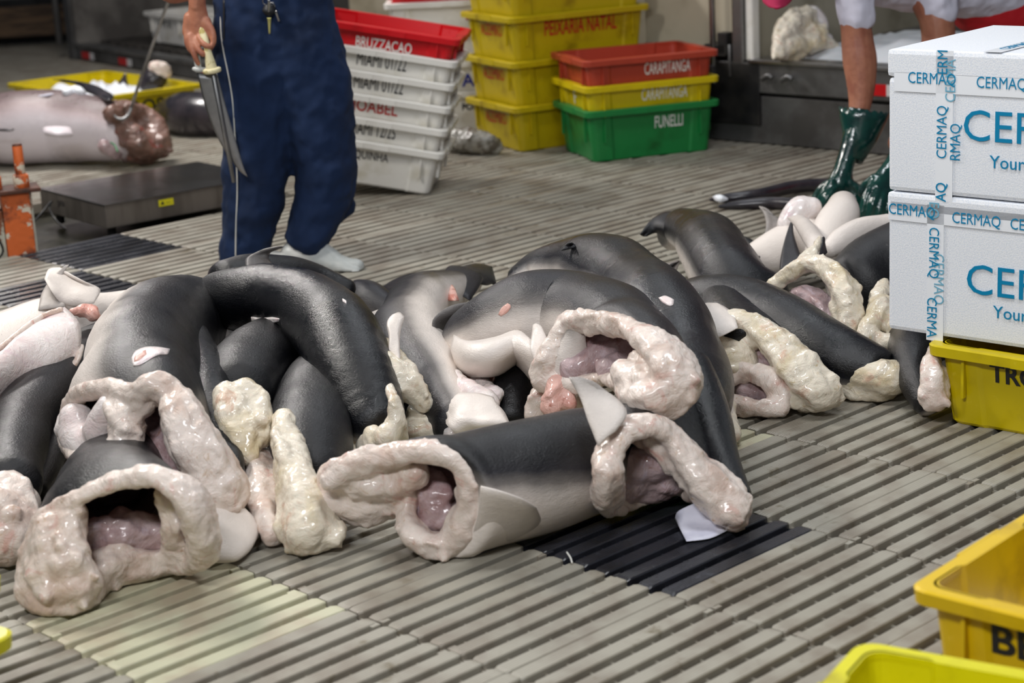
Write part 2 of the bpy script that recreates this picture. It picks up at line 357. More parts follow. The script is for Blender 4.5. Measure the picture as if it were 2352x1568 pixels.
# ------------------------------------------------------------------ trucks behind the platform
M['reflector'] = mat('red_reflector', srgb(205, 12, 22), .3); M['reflector_white'] = mat('white_reflector', srgb(222, 220, 220), .3)
M['insul'] = mat('grey_liner', srgb(128, 124, 118), .5, col2=srgb(88, 84, 80), scale=2.5)
M['bed'] = mat('dark_bed', srgb(72, 68, 64), .5, col2=srgb(44, 42, 40), scale=10)
def frame(a, b):                       # local frame with x along a->b on the floor, y away behind it
    x = Vector((b[0] - a[0], b[1] - a[1], 0)).normalized(); return x, Vector((-x.y, x.x, 0)), math.atan2(x.y, x.x)
def lbox(name, x0, x1, y0, y1, z0, z1, mt, root, bev=.004): return MB().box(((x0 + x1) / 2, (y0 + y1) / 2, (z0 + z1) / 2), (x1 - x0, y1 - y0, z1 - z0)).done(name, mt, root, False, bev=bev)
a = Z(1650, 322); b = Z(2045, 358); _, _, ya = frame(a, b)
tr = empty('truck', (a.x, a.y, 0), 'refrigerated truck at the right with open cargo bay, dark rear bumper and beige door', 'truck', rot=(0, 0, ya))
lbox('rear_panel', -.35, 2.6, .0, .06, .005, .245, M['galv'], tr)
lbox('panel_gap', -.35, 2.6, .02, .05, .245, .27, M['blackmetal'], tr)
lbox('dark_beam', -.35, .28, -.02, .0, .10, .41, M['blackmetal'], tr)
lbox('rear_beam', -.35, 2.6, -.015, .06, .265, .415, M['galv'], tr)
lbox('sill', .22, 2.6, -.03, .10, .412, .432, M['steel'], tr)
lbox('bay_floor', .16, 2.6, .05, 2.2, .36, .42, M['insul'], tr)
lbox('bay_wall', .12, .18, .06, 2.2, .40, 1.9, M['beige'], tr)
lbox('bay_back', .12, 2.6, 2.18, 2.24, .40, 1.9, M['bed'], tr)
lbox('door_post', .115, .185, -.02, .06, .40, 1.9, M['steel'], tr, .01); lbox('door_seal', .19, .235, -.005, .06, .42, 1.9, M['white'], tr, .012)
lbox('under_door_shade', -.5, .1, .06, .5, .02, .44, M['blackmetal'], tr)  # solid black block, its colour stands in for the shade beneath the door
dr = lbox('beige_door', -.55, .06, .10, .16, .47, 1.9, M['beige'], tr); lbox('door_foot', -.55, .06, .085, .165, .44, .475, M['galv'], tr)
for x in (-.02,):
    lbox('hinge_block', x - .035, x + .1, -.03, .08, .44, .50, M['blackmetal'], tr); lbox('hinge_block', x - .03, x + .03, -.05, .02, .33, .39, M['galv'], tr); lbox('hinge_block', x + .05, x + .11, -.03, .03, .45, .56, M['blackmetal'], tr)
rod('lock_bar', [(-.005, -.02, .3), (-.005, -.02, 1.9)], .016, M['steel'], tr, world=False); rod('lock_rod', [(.1, -.02, .34), (.1, -.02, .5)], .008, M['galv'], tr, world=False)
for x in (.32, .44): rod('bracket', [(x, -.045, .34), (x + .04, -.05, .36), (x + .06, -.045, .35)], .014, M['galv'], tr, world=False)
for x in (.92, 1.4, 1.9):
    q = lbox('reflector', x, x + .11, -.019, -.014, .29, .345, M['reflector'], tr, 0); lbox('reflector_white', x + .11, x + .17, -.0192, -.0142, .29, .345, M['reflector_white'], tr, 0)
a = Z(166, 135); b = Z(310, 160); _, _, ya = frame(a, b)
tl = empty('truck', (a.x, a.y, 0), 'truck at the upper left with grey cargo bay and red and white reflectors', 'truck', rot=(0, 0, ya))
lbox('rear_beam', 0, 4.2, 0, .08, .01, .115, M['galv'], tl)
lbox('sill', .0, 4.2, -.02, .1, .112, .137, M['steel'], tl); lbox('door_post', -.02, .1, -.02, .1, .0, 2.2, M['galv'], tl); lbox('door_seal', .1, .15, .0, .1, .13, 2.2, M['insul'], tl)
lbox('bay_floor', .1, 4.2, .08, 2.3, .04, .12, M['bed'], tl); lbox('bay_wall', .1, .15, .1, 2.3, .1, 2.2, M['insul'], tl); lbox('bay_back', .1, 4.2, 2.3, 2.36, .1, 2.2, M['insul'], tl)
mb = MB()
for i in range(22): mb.box((.3 + i * .16, 1.1, .135), (.05, 1.9, .03))
mb.done('floor_ribs', M['bed'], tl, False)
rod('lock_bar', [(-.10, -.05, .12), (-.10, -.05, 2.2)], .028, M['galv'], tl, world=False)
for z in (.52, 1.4): lbox('hinge_block', -.19, -.03, -.1, .03, z, z + .2, M['blackmetal'], tl, .01)
for i, x in enumerate((.22, .95, 1.65, 2.4)):
    lbox('reflector', x, x + .16, -.003, .001, .02, .075, M['reflector'], tl, 0); lbox('reflector_white', x + .16, x + .24, -.003, .001, .02, .075, M['reflector_white'], tl, 0)
crate((.95, .55), 0, (.60, .42, .24), M['white'], 'white crate standing inside the left truck bay', texts=[('L', 'M A', .1, .3, .15, 'ink_black', 1, .002)], T=tl.matrix_world @ Matrix.Translation((.98, .35, .15)) @ Matrix.Scale(1.25, 4) if False else Matrix.LocRotScale(tl.location, tl.rotation_euler, None) @ Matrix.Translation((.95, .3, .16)))
crate((.95, .55), 0, (.60, .42, .24), M['white'], 'second white crate deeper in the left truck bay', T=Matrix.LocRotScale(tl.location, tl.rotation_euler, None) @ Matrix.Translation((1.6, .3, .16)))
wl_ = empty('wall_left', (-4.4, 16.6, 0)); wl_['kind'] = 'structure'
MB().box((-4.9, 16.9, 1.4), (2.6, .1, 2.0)).done('wall_panel', M['insul'], wl_, True); MB().box((-4.75, 16.6, .22), (2.5, .12, .26)).done('timber_rail', M['wood'], wl_, True, bev=.01); MB().box((-4.75, 16.95, .0), (3.2, .1, .5)).done('void_shade_panel', M['blackmetal'], wl_, True)  # last box: black panel painting in the shade of the void below the rail
V, F = boxVF((0, 19.2, 1.5), (22, .2, 3.2)); mk('wall_back', V, F, M['insul'], sm=False)['kind'] = 'structure'
V, F = boxVF((1.6, 11.9, 1.2), (5.0, .1, 2.6)); mk('wall_right', V, F, M['beige'], sm=False)['kind'] = 'structure'
from mathutils.bvhtree import BVHTree
# ------------------------------------------------------------------ carcass helpers
def skin_material(name, dark, mid, grey, pale, rough=.3):
    Mt = bpy.data.materials.new(name); Mt.use_nodes = True; nt = Mt.node_tree; N = nt.nodes; L = nt.links; B = N['Principled BSDF']
    a = N.new('ShaderNodeAttribute'); a.attribute_name = 'tone'; tc = N.new('ShaderNodeTexCoord')
    def nz(s, d, st=None):
        n = N.new('ShaderNodeTexNoise'); n.inputs['Scale'].default_value = s; n.inputs['Detail'].default_value = d; n.inputs['Roughness'].default_value = .62
        if st:
            mp = N.new('ShaderNodeMapping'); mp.inputs['Scale'].default_value = st; L.new(tc.outputs['Object'], mp.inputs[0]); L.new(mp.outputs[0], n.inputs['Vector'])
        else: L.new(tc.outputs['Object'], n.inputs['Vector'])
        return n
    n1 = nz(9, 6); ma = N.new('ShaderNodeMath'); ma.operation = 'MULTIPLY_ADD'; ma.inputs[1].default_value = .26; L.new(n1.outputs['Fac'], ma.inputs[0])
    sb = N.new('ShaderNodeMath'); sb.operation = 'SUBTRACT'; sb.inputs[1].default_value = .13; L.new(a.outputs['Fac'], sb.inputs[0]); L.new(sb.outputs[0], ma.inputs[2])
    r = N.new('ShaderNodeValToRGB'); e = r.color_ramp.elements; e[0].position = .06; e[0].color = dark; e[1].position = .98; e[1].color = pale
    q = e.new(.3); q.color = mid; q = e.new(.56); q.color = grey; q = e.new(.8); q.color = tuple(.6 * pale[i] + .4 * grey[i] for i in range(4))
    L.new(ma.outputs[0], r.inputs[0])
    # pale flecks and scratches
    n2 = nz(55, 3, (1, .35, 1)); mr = N.new('ShaderNodeMapRange'); mr.inputs[1].default_value = .70; mr.inputs[2].default_value = .78; mr.inputs[4].default_value = .3; L.new(n2.outputs['Fac'], mr.inputs[0])
    mx = N.new('ShaderNodeMix'); mx.data_type = 'RGBA'; L.new(mr.outputs[0], mx.inputs[0]); L.new(r.outputs[0], mx.inputs[6]); mx.inputs[7].default_value = grey; L.new(mx.outputs[2], B.inputs['Base Color'])
    n3 = nz(5, 3); rr = N.new('ShaderNodeMapRange'); rr.inputs[1].default_value = .35; rr.inputs[2].default_value = .7; rr.inputs[3].default_value = rough - .1; rr.inputs[4].default_value = rough + .22; L.new(n3.outputs['Fac'], rr.inputs[0]); L.new(rr.outputs[0], B.inputs['Roughness'])
    b = N.new('ShaderNodeBump'); b.inputs['Strength'].default_value = .34; b.inputs['Distance'].default_value = .005; n4 = nz(30, 6, (1, 1, 2.4)); L.new(n4.outputs['Fac'], b.inputs['Height'])
    b5 = N.new('ShaderNodeBump'); b5.inputs['Strength'].default_value = .5; b5.inputs['Distance'].default_value = .003; L.new(nz(170, 4, (1, 1, 2)).outputs['Fac'], b5.inputs['Height']); L.new(b.outputs[0], b5.inputs['Normal']); L.new(b5.outputs[0], B.inputs['Normal']); L.new(b5.outputs[0], B.inputs['Coat Normal'])
    B.inputs['Coat Weight'].default_value = .2; B.inputs['Coat Roughness'].default_value = .2; B.inputs['Specular IOR Level'].default_value = .4
    return Mt
M['skin'] = skin_material('shark_skin', srgb(12, 12, 16), srgb(36, 35, 40), srgb(110, 105, 102), srgb(234, 224, 216), .38)
M['skin_wet'] = skin_material('wet_black_skin', srgb(8, 9, 14), srgb(24, 26, 33), srgb(102, 99, 98), srgb(230, 220, 212), .26)
def flesh_material(name, c1, c2, c3, c4):
    Mt = bpy.data.materials.new(name); Mt.use_nodes = True; nt = Mt.node_tree; N = nt.nodes; L = nt.links; B = N['Principled BSDF']; tc = N.new('ShaderNodeTexCoord')
    def nz(s, d, dist=0):
        n = N.new('ShaderNodeTexNoise'); n.inputs['Scale'].default_value = s; n.inputs['Detail'].default_value = d; n.inputs['Roughness'].default_value = .65; n.inputs['Distortion'].default_value = dist; L.new(tc.outputs['Object'], n.inputs['Vector']); return n
    cur = c1
    for (s, lo, hi, c, di, k) in ((7, .45, .68, c2, .6, 1), (12, .56, .72, c3, 1.2, .85), (24, .6, .74, c4, 1.5, .8)):
        n = nz(s, 5, di); mr = N.new('ShaderNodeMapRange'); mr.interpolation_type = 'SMOOTHSTEP'; mr.inputs[1].default_value = lo; mr.inputs[2].default_value = hi; mr.inputs[4].default_value = k; L.new(n.outputs['Fac'], mr.inputs[0])
        mx = N.new('ShaderNodeMix'); mx.data_type = 'RGBA'; L.new(mr.outputs[0], mx.inputs[0]); mx.inputs[7].default_value = c
        if isinstance(cur, tuple): mx.inputs[6].default_value = cur
        else: L.new(cur, mx.inputs[6])
        cur = mx.outputs[2]
    L.new(cur, B.inputs['Base Color']); B.inputs['Roughness'].default_value = .42; B.inputs['Coat Weight'].default_value = .45; B.inputs['Coat Roughness'].default_value = .1
    B.inputs['Subsurface Weight'].default_value = .12; B.inputs['Subsurface Radius'].default_value = (.02, .008, .006); B.inputs['Subsurface Scale'].default_value = .6
    b = N.new('ShaderNodeBump'); b.inputs['Strength'].default_value = .5; b.inputs['Distance'].default_value = .005; L.new(nz(42, 7, .8).outputs['Fac'], b.inputs['Height'])
    b2 = N.new('ShaderNodeBump'); b2.inputs['Strength'].default_value = .55; b2.inputs['Distance'].default_value = .012; L.new(nz(15, 4, 1.6).outputs['Fac'], b2.inputs['Height']); L.new(b.outputs[0], b2.inputs['Normal']); L.new(b2.outputs[0], B.inputs['Normal'])
    return Mt
M['flesh'] = flesh_material('cut_flesh', srgb(232, 218, 208), srgb(208, 184, 170), srgb(208, 158, 146), srgb(186, 150, 108))
M['flesh_cream'] = flesh_material('creamy_flesh', srgb(228, 218, 200), srgb(208, 192, 158), srgb(204, 168, 144), srgb(184, 158, 104))
M['membrane'] = flesh_material('white_membrane', srgb(240, 231, 228), srgb(232, 214, 212), srgb(222, 198, 204), srgb(212, 190, 180))
M['cavity'] = flesh_material('body_cavity', srgb(190, 168, 170), srgb(160, 126, 126), srgb(204, 188, 200), srgb(150, 108, 90))
M['redflesh'] = flesh_material('pink_wound', srgb(222, 176, 164), srgb(200, 128, 112), srgb(232, 200, 186), srgb(160, 88, 66))
def P3(p): return Z(p[0], p[1], p[2])
def nearfloor(v, r=.05):
    if v.z < .006: v.z = .006 - .0 * v.z
    return v
def skin(name, pts, dors, root, mt='skin', lo=.1, hi=.75, tmin=0., tmax=1., n=30, sub=9, open_end=True, open_start=False, wr=.004, tonefn=None, lining=True, wrinkle=0, rim=None):
    """pts: (px,py,z,r_side,r_up); dors: direction(s) the back faces, one or a list"""
    W0 = [tuple(P3(p)) + (p[3], p[4] if len(p) > 4 else p[3]) for p in pts]
    if isinstance(dors, list): W0 = [w + tuple(d) for w, d in zip(W0, dors)]
    else: W0 = [w + tuple(dors) for w in W0]
    Q = cr(W0, sub); C = [q[:3] for q in Q]; RA = [q[3] for q in Q]; RB = [q[4] for q in Q]; D = [Vector(q[5:8]) for q in Q]
    N_ = len(C)
    V, F, info = tubeVF(C, RA, RB, up=D, n=n, cap=True, caplen=.55)
    L = N_ + 6; tone = []; sd = Vector(pts[0][:3]) * .01
    for i, v in enumerate(V):
        u, th = info[i]; ri = min(max(i // n - 3, 0), N_ - 1); c = Vector(C[ri]); d = (v - c); dd = d.normalized() if d.length > 1e-6 else Vector((0, 0, 1))
        nv = noise.noise(v * 7 + sd); nb = noise.noise(v * 3.1 + sd * 3)
        k = -dd.dot(D[ri].normalized()) * .5 + .5 + nv * .07 + nb * .06
        t = tmin + (tmax - tmin) * smooth(lo, hi, k)
        if tonefn: t = tonefn(t, u, th, v)
        tone.append(t)
        v += dd * (nb * wr * 4 + nv * wr * 1.4)
        if wrinkle: v += dd * (wrinkle * sin(ri * 1.9 + nv * 3) * smooth(.2, .8, .5 + nb))
        nearfloor(v)
    if open_end: F = [f for f in F if max(f) < (L - 3) * n]
    if open_start: F = [f for f in F if min(f) >= 3 * n]
    if rim:
        T_ = loopfit(rim, [V[(L - 4) * n + j] for j in range(n)]); base = (L - 4) * n; ax = (Vector(C[-1]) - Vector(C[-3])).normalized(); V = V[:(L - 3) * n]; tone = tone[:(L - 3) * n]; K = 7
        for q in range(1, K + 1):
            e = q / K; h = e * e * (3 - 2 * e)
            for j in range(n):
                a = V[base + j]; p = a * (1 - e) + T_[j] * e; dist = (T_[j] - a).length
                p = p + ax * (max(0, dist * .12) * sin(pi * e)) + (a - Vector(C[-1])).normalized() * (.02 * sin(pi * e)); V.append(nearfloor(p)); tone.append(tone[base + j])
        for q in range(K):
            for j in range(n): a, b = base + q * n + j, base + q * n + (j + 1) % n; F.append((a, b, b + n, a + n))
        k0 = max(1, N_ - int(sub * 1.3)); ring0 = []; c0 = Vector(C[k0]); cc = sum(T_, Vector()) / n; LV = []; LF = []; KL = 9; rr = [V[(k0 + 3) * n + j] for j in range(n)]
        for q in range(KL + 1):
            e = q / KL
            for j in range(n):
                a = T_[j] * .97 + cc * .03; b = c0 + (rr[j] - c0) * (.8 - .35 * max(0, e - .6)); p = a * (1 - e) + b * e
                p += Vector((noise.noise(p * 20), noise.noise(p * 20 + Vector((5, 0, 0))), noise.noise(p * 20 + Vector((0, 9, 0))))) * .012; LV.append(nearfloor(p))
        for q in range(KL):
            for j in range(n): a, b = q * n + j, q * n + (j + 1) % n; LF.append((a, a + n, b + n, b))
        LF.append(tuple(KL * n + j for j in range(n))); mk('cavity_lining', LV, LF, M['cavity'], root); lining = False
    keep = sorted(set(i for f in F for i in f)); rm = {o: k for k, o in enumerate(keep)}
    o = mk(name, [V[i] for i in keep], [tuple(rm[i] for i in f) for f in F], M[mt], root, tone=[tone[i] for i in keep])
    if (open_end and lining):
        k0 = max(0, N_ - int(sub * 1.6)); c2 = C[k0:]; a2 = [r * (.45 + .47 * smooth(0, .45, i / max(1, len(c2) - 1))) for i, r in enumerate(RA[k0:])]; b2 = [r * (.45 + .47 * smooth(0, .45, i / max(1, len(c2) - 1))) for i, r in enumerate(RB[k0:])]
        V, F, info = tubeVF(c2, a2, b2, up=D[k0:], n=n, cap=False); F = [tuple(reversed(f)) for f in F]; F.append(tuple(range(n)))
        for v in V: v += Vector((noise.noise(v * 22), noise.noise(v * 22 + Vector((5, 0, 0))), noise.noise(v * 22 + Vector((0, 9, 0))))) * .009; nearfloor(v)
        mk('cavity_lining', V, F, M['cavity'], root)
    return o
def loopfit(rim, ring):
    n = len(ring); P = [tuple(P3(p)) for p in rim]; m_ = len(P); Q = []
    PP = P[-2:] + P + P[:3]
    full = cr(PP, 8)[16:16 + 8 * m_]
    full = [Vector(q) for q in full]; cum = [0]
    for i in range(len(full)): cum.append(cum[-1] + (full[(i + 1) % len(full)] - full[i]).length)
    out = []
    for j in range(n):
        t = cum[-1] * j / n; i = 0
        while cum[i + 1] < t: i += 1
        f = (t - cum[i]) / max(1e-9, cum[i + 1] - cum[i]); out.append(full[i].lerp(full[(i + 1) % len(full)], f))
    c1 = sum(out, Vector()) / n; c2 = sum(ring, Vector()) / n; best = None
    for d in (1, -1):
        for o in range(n):
            e = sum(((out[(o + d * j) % n] - c1) - (ring[j] - c2)).length_squared for j in range(n))
            if best is None or e < best[0]: best = (e, d, o)
    _, d, o = best; return [out[(o + d * j) % n].copy() for j in range(n)]
def hash_(st): return sum(float(x) for s_ in st for p in (s_[1] if s_[0] == 'loop' else s_) for x in p[:3]) * .0137 % 7
def loopstrand(rim): return ('loop', rim)
def texd(name, kind, size, depth=3):
    t = bpy.data.textures.new(name, 'CLOUDS'); t.noise_scale = size; t.noise_depth = depth; t.noise_basis = kind; return t
def musg(name, size, t='RIDGED_MULTIFRACTAL'):
    x = bpy.data.textures.new(name, 'MUSGRAVE'); x.musgrave_type = t; x.noise_scale = size; x.octaves = 3; x.noise_intensity = .6; x.gain = 1.5; return x
TXR = musg('ridges', .13)
TX1 = texd('lumps', 'BLENDER_ORIGINAL', .075); TX2 = texd('shreds', 'VORONOI_F1', .03, 2); TX3 = texd('folds', 'BLENDER_ORIGINAL', .018, 2)
def flesh(name, strands, root, mt='flesh', vox=.0062, d1=.02, d2=.006, d3=.006, sm=2, dr=None, sheets=(), world=False, zclip=.004, oval=1.0, ridge=None):
    if ridge is None: ridge = mt in ('flesh', 'flesh_cream', 'redflesh', 'cavity', 'rawhead')
    V = []; F = []
    rg = random.Random(int(abs(hash_(strands)) * 1000)); extra = []
    def addtube(Cs, Rs):
        nonlocal V, F
        v, f, _ = tubeVF(Cs, Rs, n=8, up=(.1, .3, 1), caplen=.8); k = len(V); V += v; F += [tuple(i + k for i in g) for g in f]
    def ridges(Q, nrm, cnt):
        if not ridge: return
        for q in range(cnt):
            ph = rg.uniform(0, 6.28); sp_ = rg.uniform(-2.2, 2.2); i0 = 0 if len(Q) < 8 else rg.randrange(0, len(Q) // 2); i1 = len(Q) if len(Q) < 8 else min(len(Q), i0 + rg.randrange(5, len(Q))); Cs = []; Rs = []
            for i in range(i0, i1):
                c = Vector(Q[i][:3]); t = (Vector(Q[min(i + 1, len(Q) - 1)][:3]) - Vector(Q[max(i - 1, 0)][:3])); t = t.normalized() if t.length > 1e-6 else Vector((1, 0, 0))
                a = t.cross(nrm); a = a.normalized() if a.length > 1e-4 else Vector((0, 0, 1)); b = a.cross(t); an = ph + sp_ * (i - i0) / max(1, len(Q)); r_ = Q[i][3]
                Cs.append(c + (a * cos(an) + b * sin(an)) * (r_ * rg.uniform(.72, .98))); Rs.append(r_ * rg.uniform(.24, .46))
            if len(Cs) > 2: addtube(Cs, Rs)
        e = Q[-1]
        if e[3] > .03:
            for q in range(3): c = Vector(e[:3]) + Vector((rg.uniform(-1, 1), rg.uniform(-1, .2), rg.uniform(-1, 1))) * e[3] * .8; addtube([c, c + Vector((rg.uniform(-1, 1), -.3, rg.uniform(-1, 1))) * e[3] * .3], [e[3] * .33, e[3] * .25])
    for s in strands:
        if s[0] == 'loop':
            R_ = [tuple(P3(p)) + (p[3] * (.68 + .3 * smooth(.028, .045, p[3])),) for p in s[1]]; Q = cr(R_[-2:] + R_ + R_[:3], 6)[12:12 + 6 * len(R_) + 3]; cc = sum((Vector(q[:3]) for q in R_), Vector()) / len(R_)
            nn = Vector()
            for i in range(len(R_)): nn += (Vector(R_[i][:3]) - cc).cross(Vector(R_[(i + 1) % len(R_)][:3]) - cc)
            nn.normalize(); v, f, _ = tubeVF([q[:3] for q in Q], [q[3] for q in Q], [q[3] * 1.5 for q in Q], n=12, up=tuple(nn), caplen=.2); k = len(V); V += v; F += [tuple(i + k for i in g) for g in f]; ridges(Q[:-3], nn, 9); continue
        W_ = [tuple(p[:3] if world else P3(p)) + (p[3], p[4] if len(p) > 4 else p[3] * oval) for p in s]
        Q = cr(W_, 5) if len(s) > 2 else W_
        v, f, _ = tubeVF([q[:3] for q in Q], [q[3] for q in Q], [q[4] for q in Q], n=14, up=(.1, .3, 1) if not world else (.1, 1, .2), caplen=.9)
        k = len(V); V += v; F += [tuple(i + k for i in g) for g in f]
        if max(q[3] for q in Q) > .018: ridges(Q, Vector((.1, .3, 1)), 5)
    for g in sheets:
        v, f = g[0], g[1]; k = len(V); V += list(v); F += [tuple(i + k for i in q) for q in f]
    me = bpy.data.meshes.new(name); me.from_pydata([tuple(v) for v in V], [], F); o = bpy.data.objects.new(name, me); COL.objects.link(o)
    r = o.modifiers.new('r', 'REMESH'); r.mode = 'VOXEL'; r.voxel_size = vox
    s_ = o.modifiers.new('s', 'SMOOTH'); s_.factor = .5; s_.iterations = sm
    for tx, st in ((TX1, d1), (TXR, -.28 * d1 if dr is None else dr), (TX2, d2), (TX3, d3)):
        if st: d = o.modifiers.new('d', 'DISPLACE'); d.texture = tx; d.strength = st; d.mid_level = .5; d.texture_coords = 'LOCAL'
    s2 = o.modifiers.new('s2', 'SMOOTH'); s2.factor = .4; s2.iterations = 1
    me2 = bpy.data.meshes.new_from_object(o.evaluated_get(bpy.context.evaluated_depsgraph_get())); bpy.data.objects.remove(o); me2.name = name
    me2.materials.clear()
    for v in me2.vertices:
        if v.co.z < zclip: v.co.z = zclip
    me2.polygons.foreach_set('use_smooth', [True] * len(me2.polygons)); return link(name, me2, M[mt], root)
def sheetVF(rows, t, sub=5, ruffle=0.0):
    rows = [[tuple(P3(p)) + (p[3] if len(p) > 3 else 1.,) for p in r] for r in rows]
    R = [cr(r, sub) if len(r) > 2 else cr([r[0], tuple((a + b) / 2 for a, b in zip(*r)), r[1]], sub) for r in rows]
    m_ = len(R[0]); cols = [cr([r[j] for r in R], sub) if len(R) > 2 else cr([R[0][j], tuple((a + b) / 2 for a, b in zip(R[0][j], R[1][j])), R[1][j]], sub) for j in range(m_)]
    n_ = len(cols[0]); G_ = [[Vector(cols[j][i][:3]) for j in range(m_)] for i in range(n_)]
    if ruffle:
        for i in range(n_):
            for j in range(m_): G_[i][j] += Vector((noise.noise(G_[i][j] * 11), noise.noise(G_[i][j] * 11 + Vector((3, 3, 3))), noise.noise(G_[i][j] * 11 + Vector((7, 1, 3))))) * ruffle
    V = []; F = []; tp = {}; bt = {}
    for i in range(n_):
        for j in range(m_):
            a = G_[min(i + 1, n_ - 1)][j] - G_[max(i - 1, 0)][j]; b = G_[i][min(j + 1, m_ - 1)] - G_[i][max(j - 1, 0)]; nn = a.cross(b)
            nn = nn.normalized() if nn.length > 1e-9 else Vector((0, 0, 1))
            u = min(i, n_ - 1 - i) / max(1, n_ - 1) * 2; v = min(j, m_ - 1 - j) / max(1, m_ - 1) * 2; e = min(1, (min(u, v) * 2.5)) ** .5; th = t * (.22 + .78 * e) * cols[j][i][3]
            tp[i, j] = len(V); V.append(nearfloor(G_[i][j] + nn * th)); bt[i, j] = len(V); V.append(nearfloor(G_[i][j] - nn * th))
    for i in range(n_ - 1):
        for j in range(m_ - 1):
            F.append((tp[i, j], tp[i + 1, j], tp[i + 1, j + 1], tp[i, j + 1])); F.append((bt[i, j], bt[i, j + 1], bt[i + 1, j + 1], bt[i + 1, j]))
    for i in range(n_ - 1):
        F.append((tp[i, 0], bt[i, 0], bt[i + 1, 0], tp[i + 1, 0])); F.append((tp[i, m_ - 1], tp[i + 1, m_ - 1], bt[i + 1, m_ - 1], bt[i, m_ - 1]))
    for j in range(m_ - 1):
        F.append((tp[0, j], tp[0, j + 1], bt[0, j + 1], bt[0, j])); F.append((tp[n_ - 1, j], bt[n_ - 1, j], bt[n_ - 1, j + 1], tp[n_ - 1, j + 1]))
    return V, F
def sheet(name, rows, t, mt, root, tone=None, sub=5, ruffle=0.0, world=True):
    V, F = sheetVF(rows, t, sub, ruffle)
    tn = None
    if tone is not None:
        if isinstance(tone, tuple):       # tone from first row to last row
            n_ = len(V) // 2; tn = [tone[0] + (tone[1] - tone[0]) * (i / len(V)) for i in range(len(V))]
        else: tn = [tone] * len(V)
    return mk(name, V, F, M[mt] if isinstance(mt, str) else mt, root, world, tone=tn)
def patch(name, ob, rows, mt, root, t=.004, tone=None):
    bvh = BVHTree.FromPolygons([v.co.copy() for v in ob.data.vertices], [tuple(p.vertices) for p in ob.data.polygons]); out = []
    for r_ in rows:
        o_ = []
        for px, py in r_:
            d = ray(px, py).normalized(); h = bvh.ray_cast(CAM, d); o_.append(tuple(h[0] - d * .002) if h[0] is not None else tuple(Z(px, py, .2)))
        out.append(o_)
    global P3
    old = P3; P3 = lambda p: Vector(p[:3])
    try: return sheet(name, out, t, mt, root, tone, sub=4, ruffle=.0015)
    finally: P3 = old
def fin(name, a, b, tip, root, tone=.3, t=.008, curve=(0, 0), mt='skin', tipw=.12, kk=1.0):
    """blade from root chord a-b to tip (all px,py,z); curve bends the mid of the blade in px"""
    rows = []
    for q, wd in ((0, 1), (.35, .72), (.7, .38), (1, tipw)):
        c = [(a[i] + b[i]) / 2 * (1 - q) + tip[i] * q for i in range(3)]; k = 4 * q * (1 - q)
        c[0] += curve[0] * k; c[1] += curve[1] * k; h = [(b[i] - a[i]) / 2 * wd for i in range(3)]
        rows.append([(c[0] - h[0], c[1] - h[1], c[2] - h[2], .5 + .5 * (1 - q)), (c[0], c[1], c[2], 1 - .5 * q), (c[0] + h[0], c[1] + h[1], c[2] + h[2], .5 + .5 * (1 - q))])
    return sheet(name, rows, t, mt, root, tone)
GC = 'headless shark carcasses heaped on the floor'
def carcass(px, py, label): return empty('shark_carcass', Z(px, py, 0), label, 'fish', GC)
R1 = [(85, 1335, .05, .042), (84, 1265, .12, .038), (108, 1195, .18, .034), (165, 1148, .235, .028), (250, 1112, .27, .028), (345, 1092, .295, .03), (415, 1120, .27, .036), (455, 1185, .2, .04), (468, 1255, .11, .038), (430, 1292, .04, .03), (340, 1300, .025, .028), (240, 1320, .03, .035), (150, 1360, .035, .05)]
R2 = [(158, 935, .26, .022), (185, 905, .31, .022), (250, 893, .345, .022), (310, 905, .35, .026), (350, 884, .375, .03), (395, 905, .35, .036), (425, 965, .3, .044), (455, 1030, .24, .05), (490, 1095, .17, .055), (505, 1140, .12, .055), (450, 1125, .12, .03), (390, 1110, .12, .025), (330, 1105, .13, .025), (262, 1095, .15, .03), (200, 1055, .17, .035), (158, 1000, .2, .03)]
R9 = [(1248, 872, .2, .032), (1258, 832, .25, .03), (1280, 785, .3, .03), (1310, 745, .345, .03), (1370, 738, .375, .028), (1440, 752, .40, .03), (1505, 785, .40, .04), (1548, 840, .36, .045), (1558, 893, .31, .045), (1500, 915, .28, .05), (1440, 885, .27, .035), (1385, 868, .22, .02), (1340, 882, .2, .022), (1290, 880, .2, .025)]
R10 = [(1390, 1158, .065, .032), (1384, 1100, .16, .034), (1400, 1035, .215, .034), (1432, 990, .25, .032), (1490, 975, .255, .032), (1535, 1000, .22, .034), (1570, 1045, .17, .04), (1610, 1095, .12, .046), (1655, 1140, .075, .05), (1690, 1165, .05, .045), (1625, 1150, .05, .03), (1560, 1118, .05, .022), (1500, 1140, .035, .02), (1440, 1160, .03, .024)]
R11 = [(1020, 1262, .02, .024), (1055, 1225, .06, .028), (1078, 1170, .12, .028), (1078, 1110, .185, .026), (1050, 1062, .235, .025), (1000, 1040, .255, .022), (930, 1040, .25, .022), (860, 1055, .23, .026), (800, 1078, .2, .034), (830, 1110, .15, .04), (900, 1125, .14, .03), (945, 1140, .12, .02), (930, 1185, .08, .024), (948, 1225, .05, .028), (985, 1255, .03, .028)]
R14 = [(1612, 770, .18, .018), (1650, 742, .215, .026), (1710, 742, .225, .03), (1765, 770, .2, .038), (1815, 820, .155, .044), (1858, 870, .105, .05), (1895, 908, .06, .046), (1840, 920, .03, .03), (1790, 880, .05, .025), (1740, 862, .07, .025), (1690, 850, .09, .03), (1630, 820, .13, .03)]
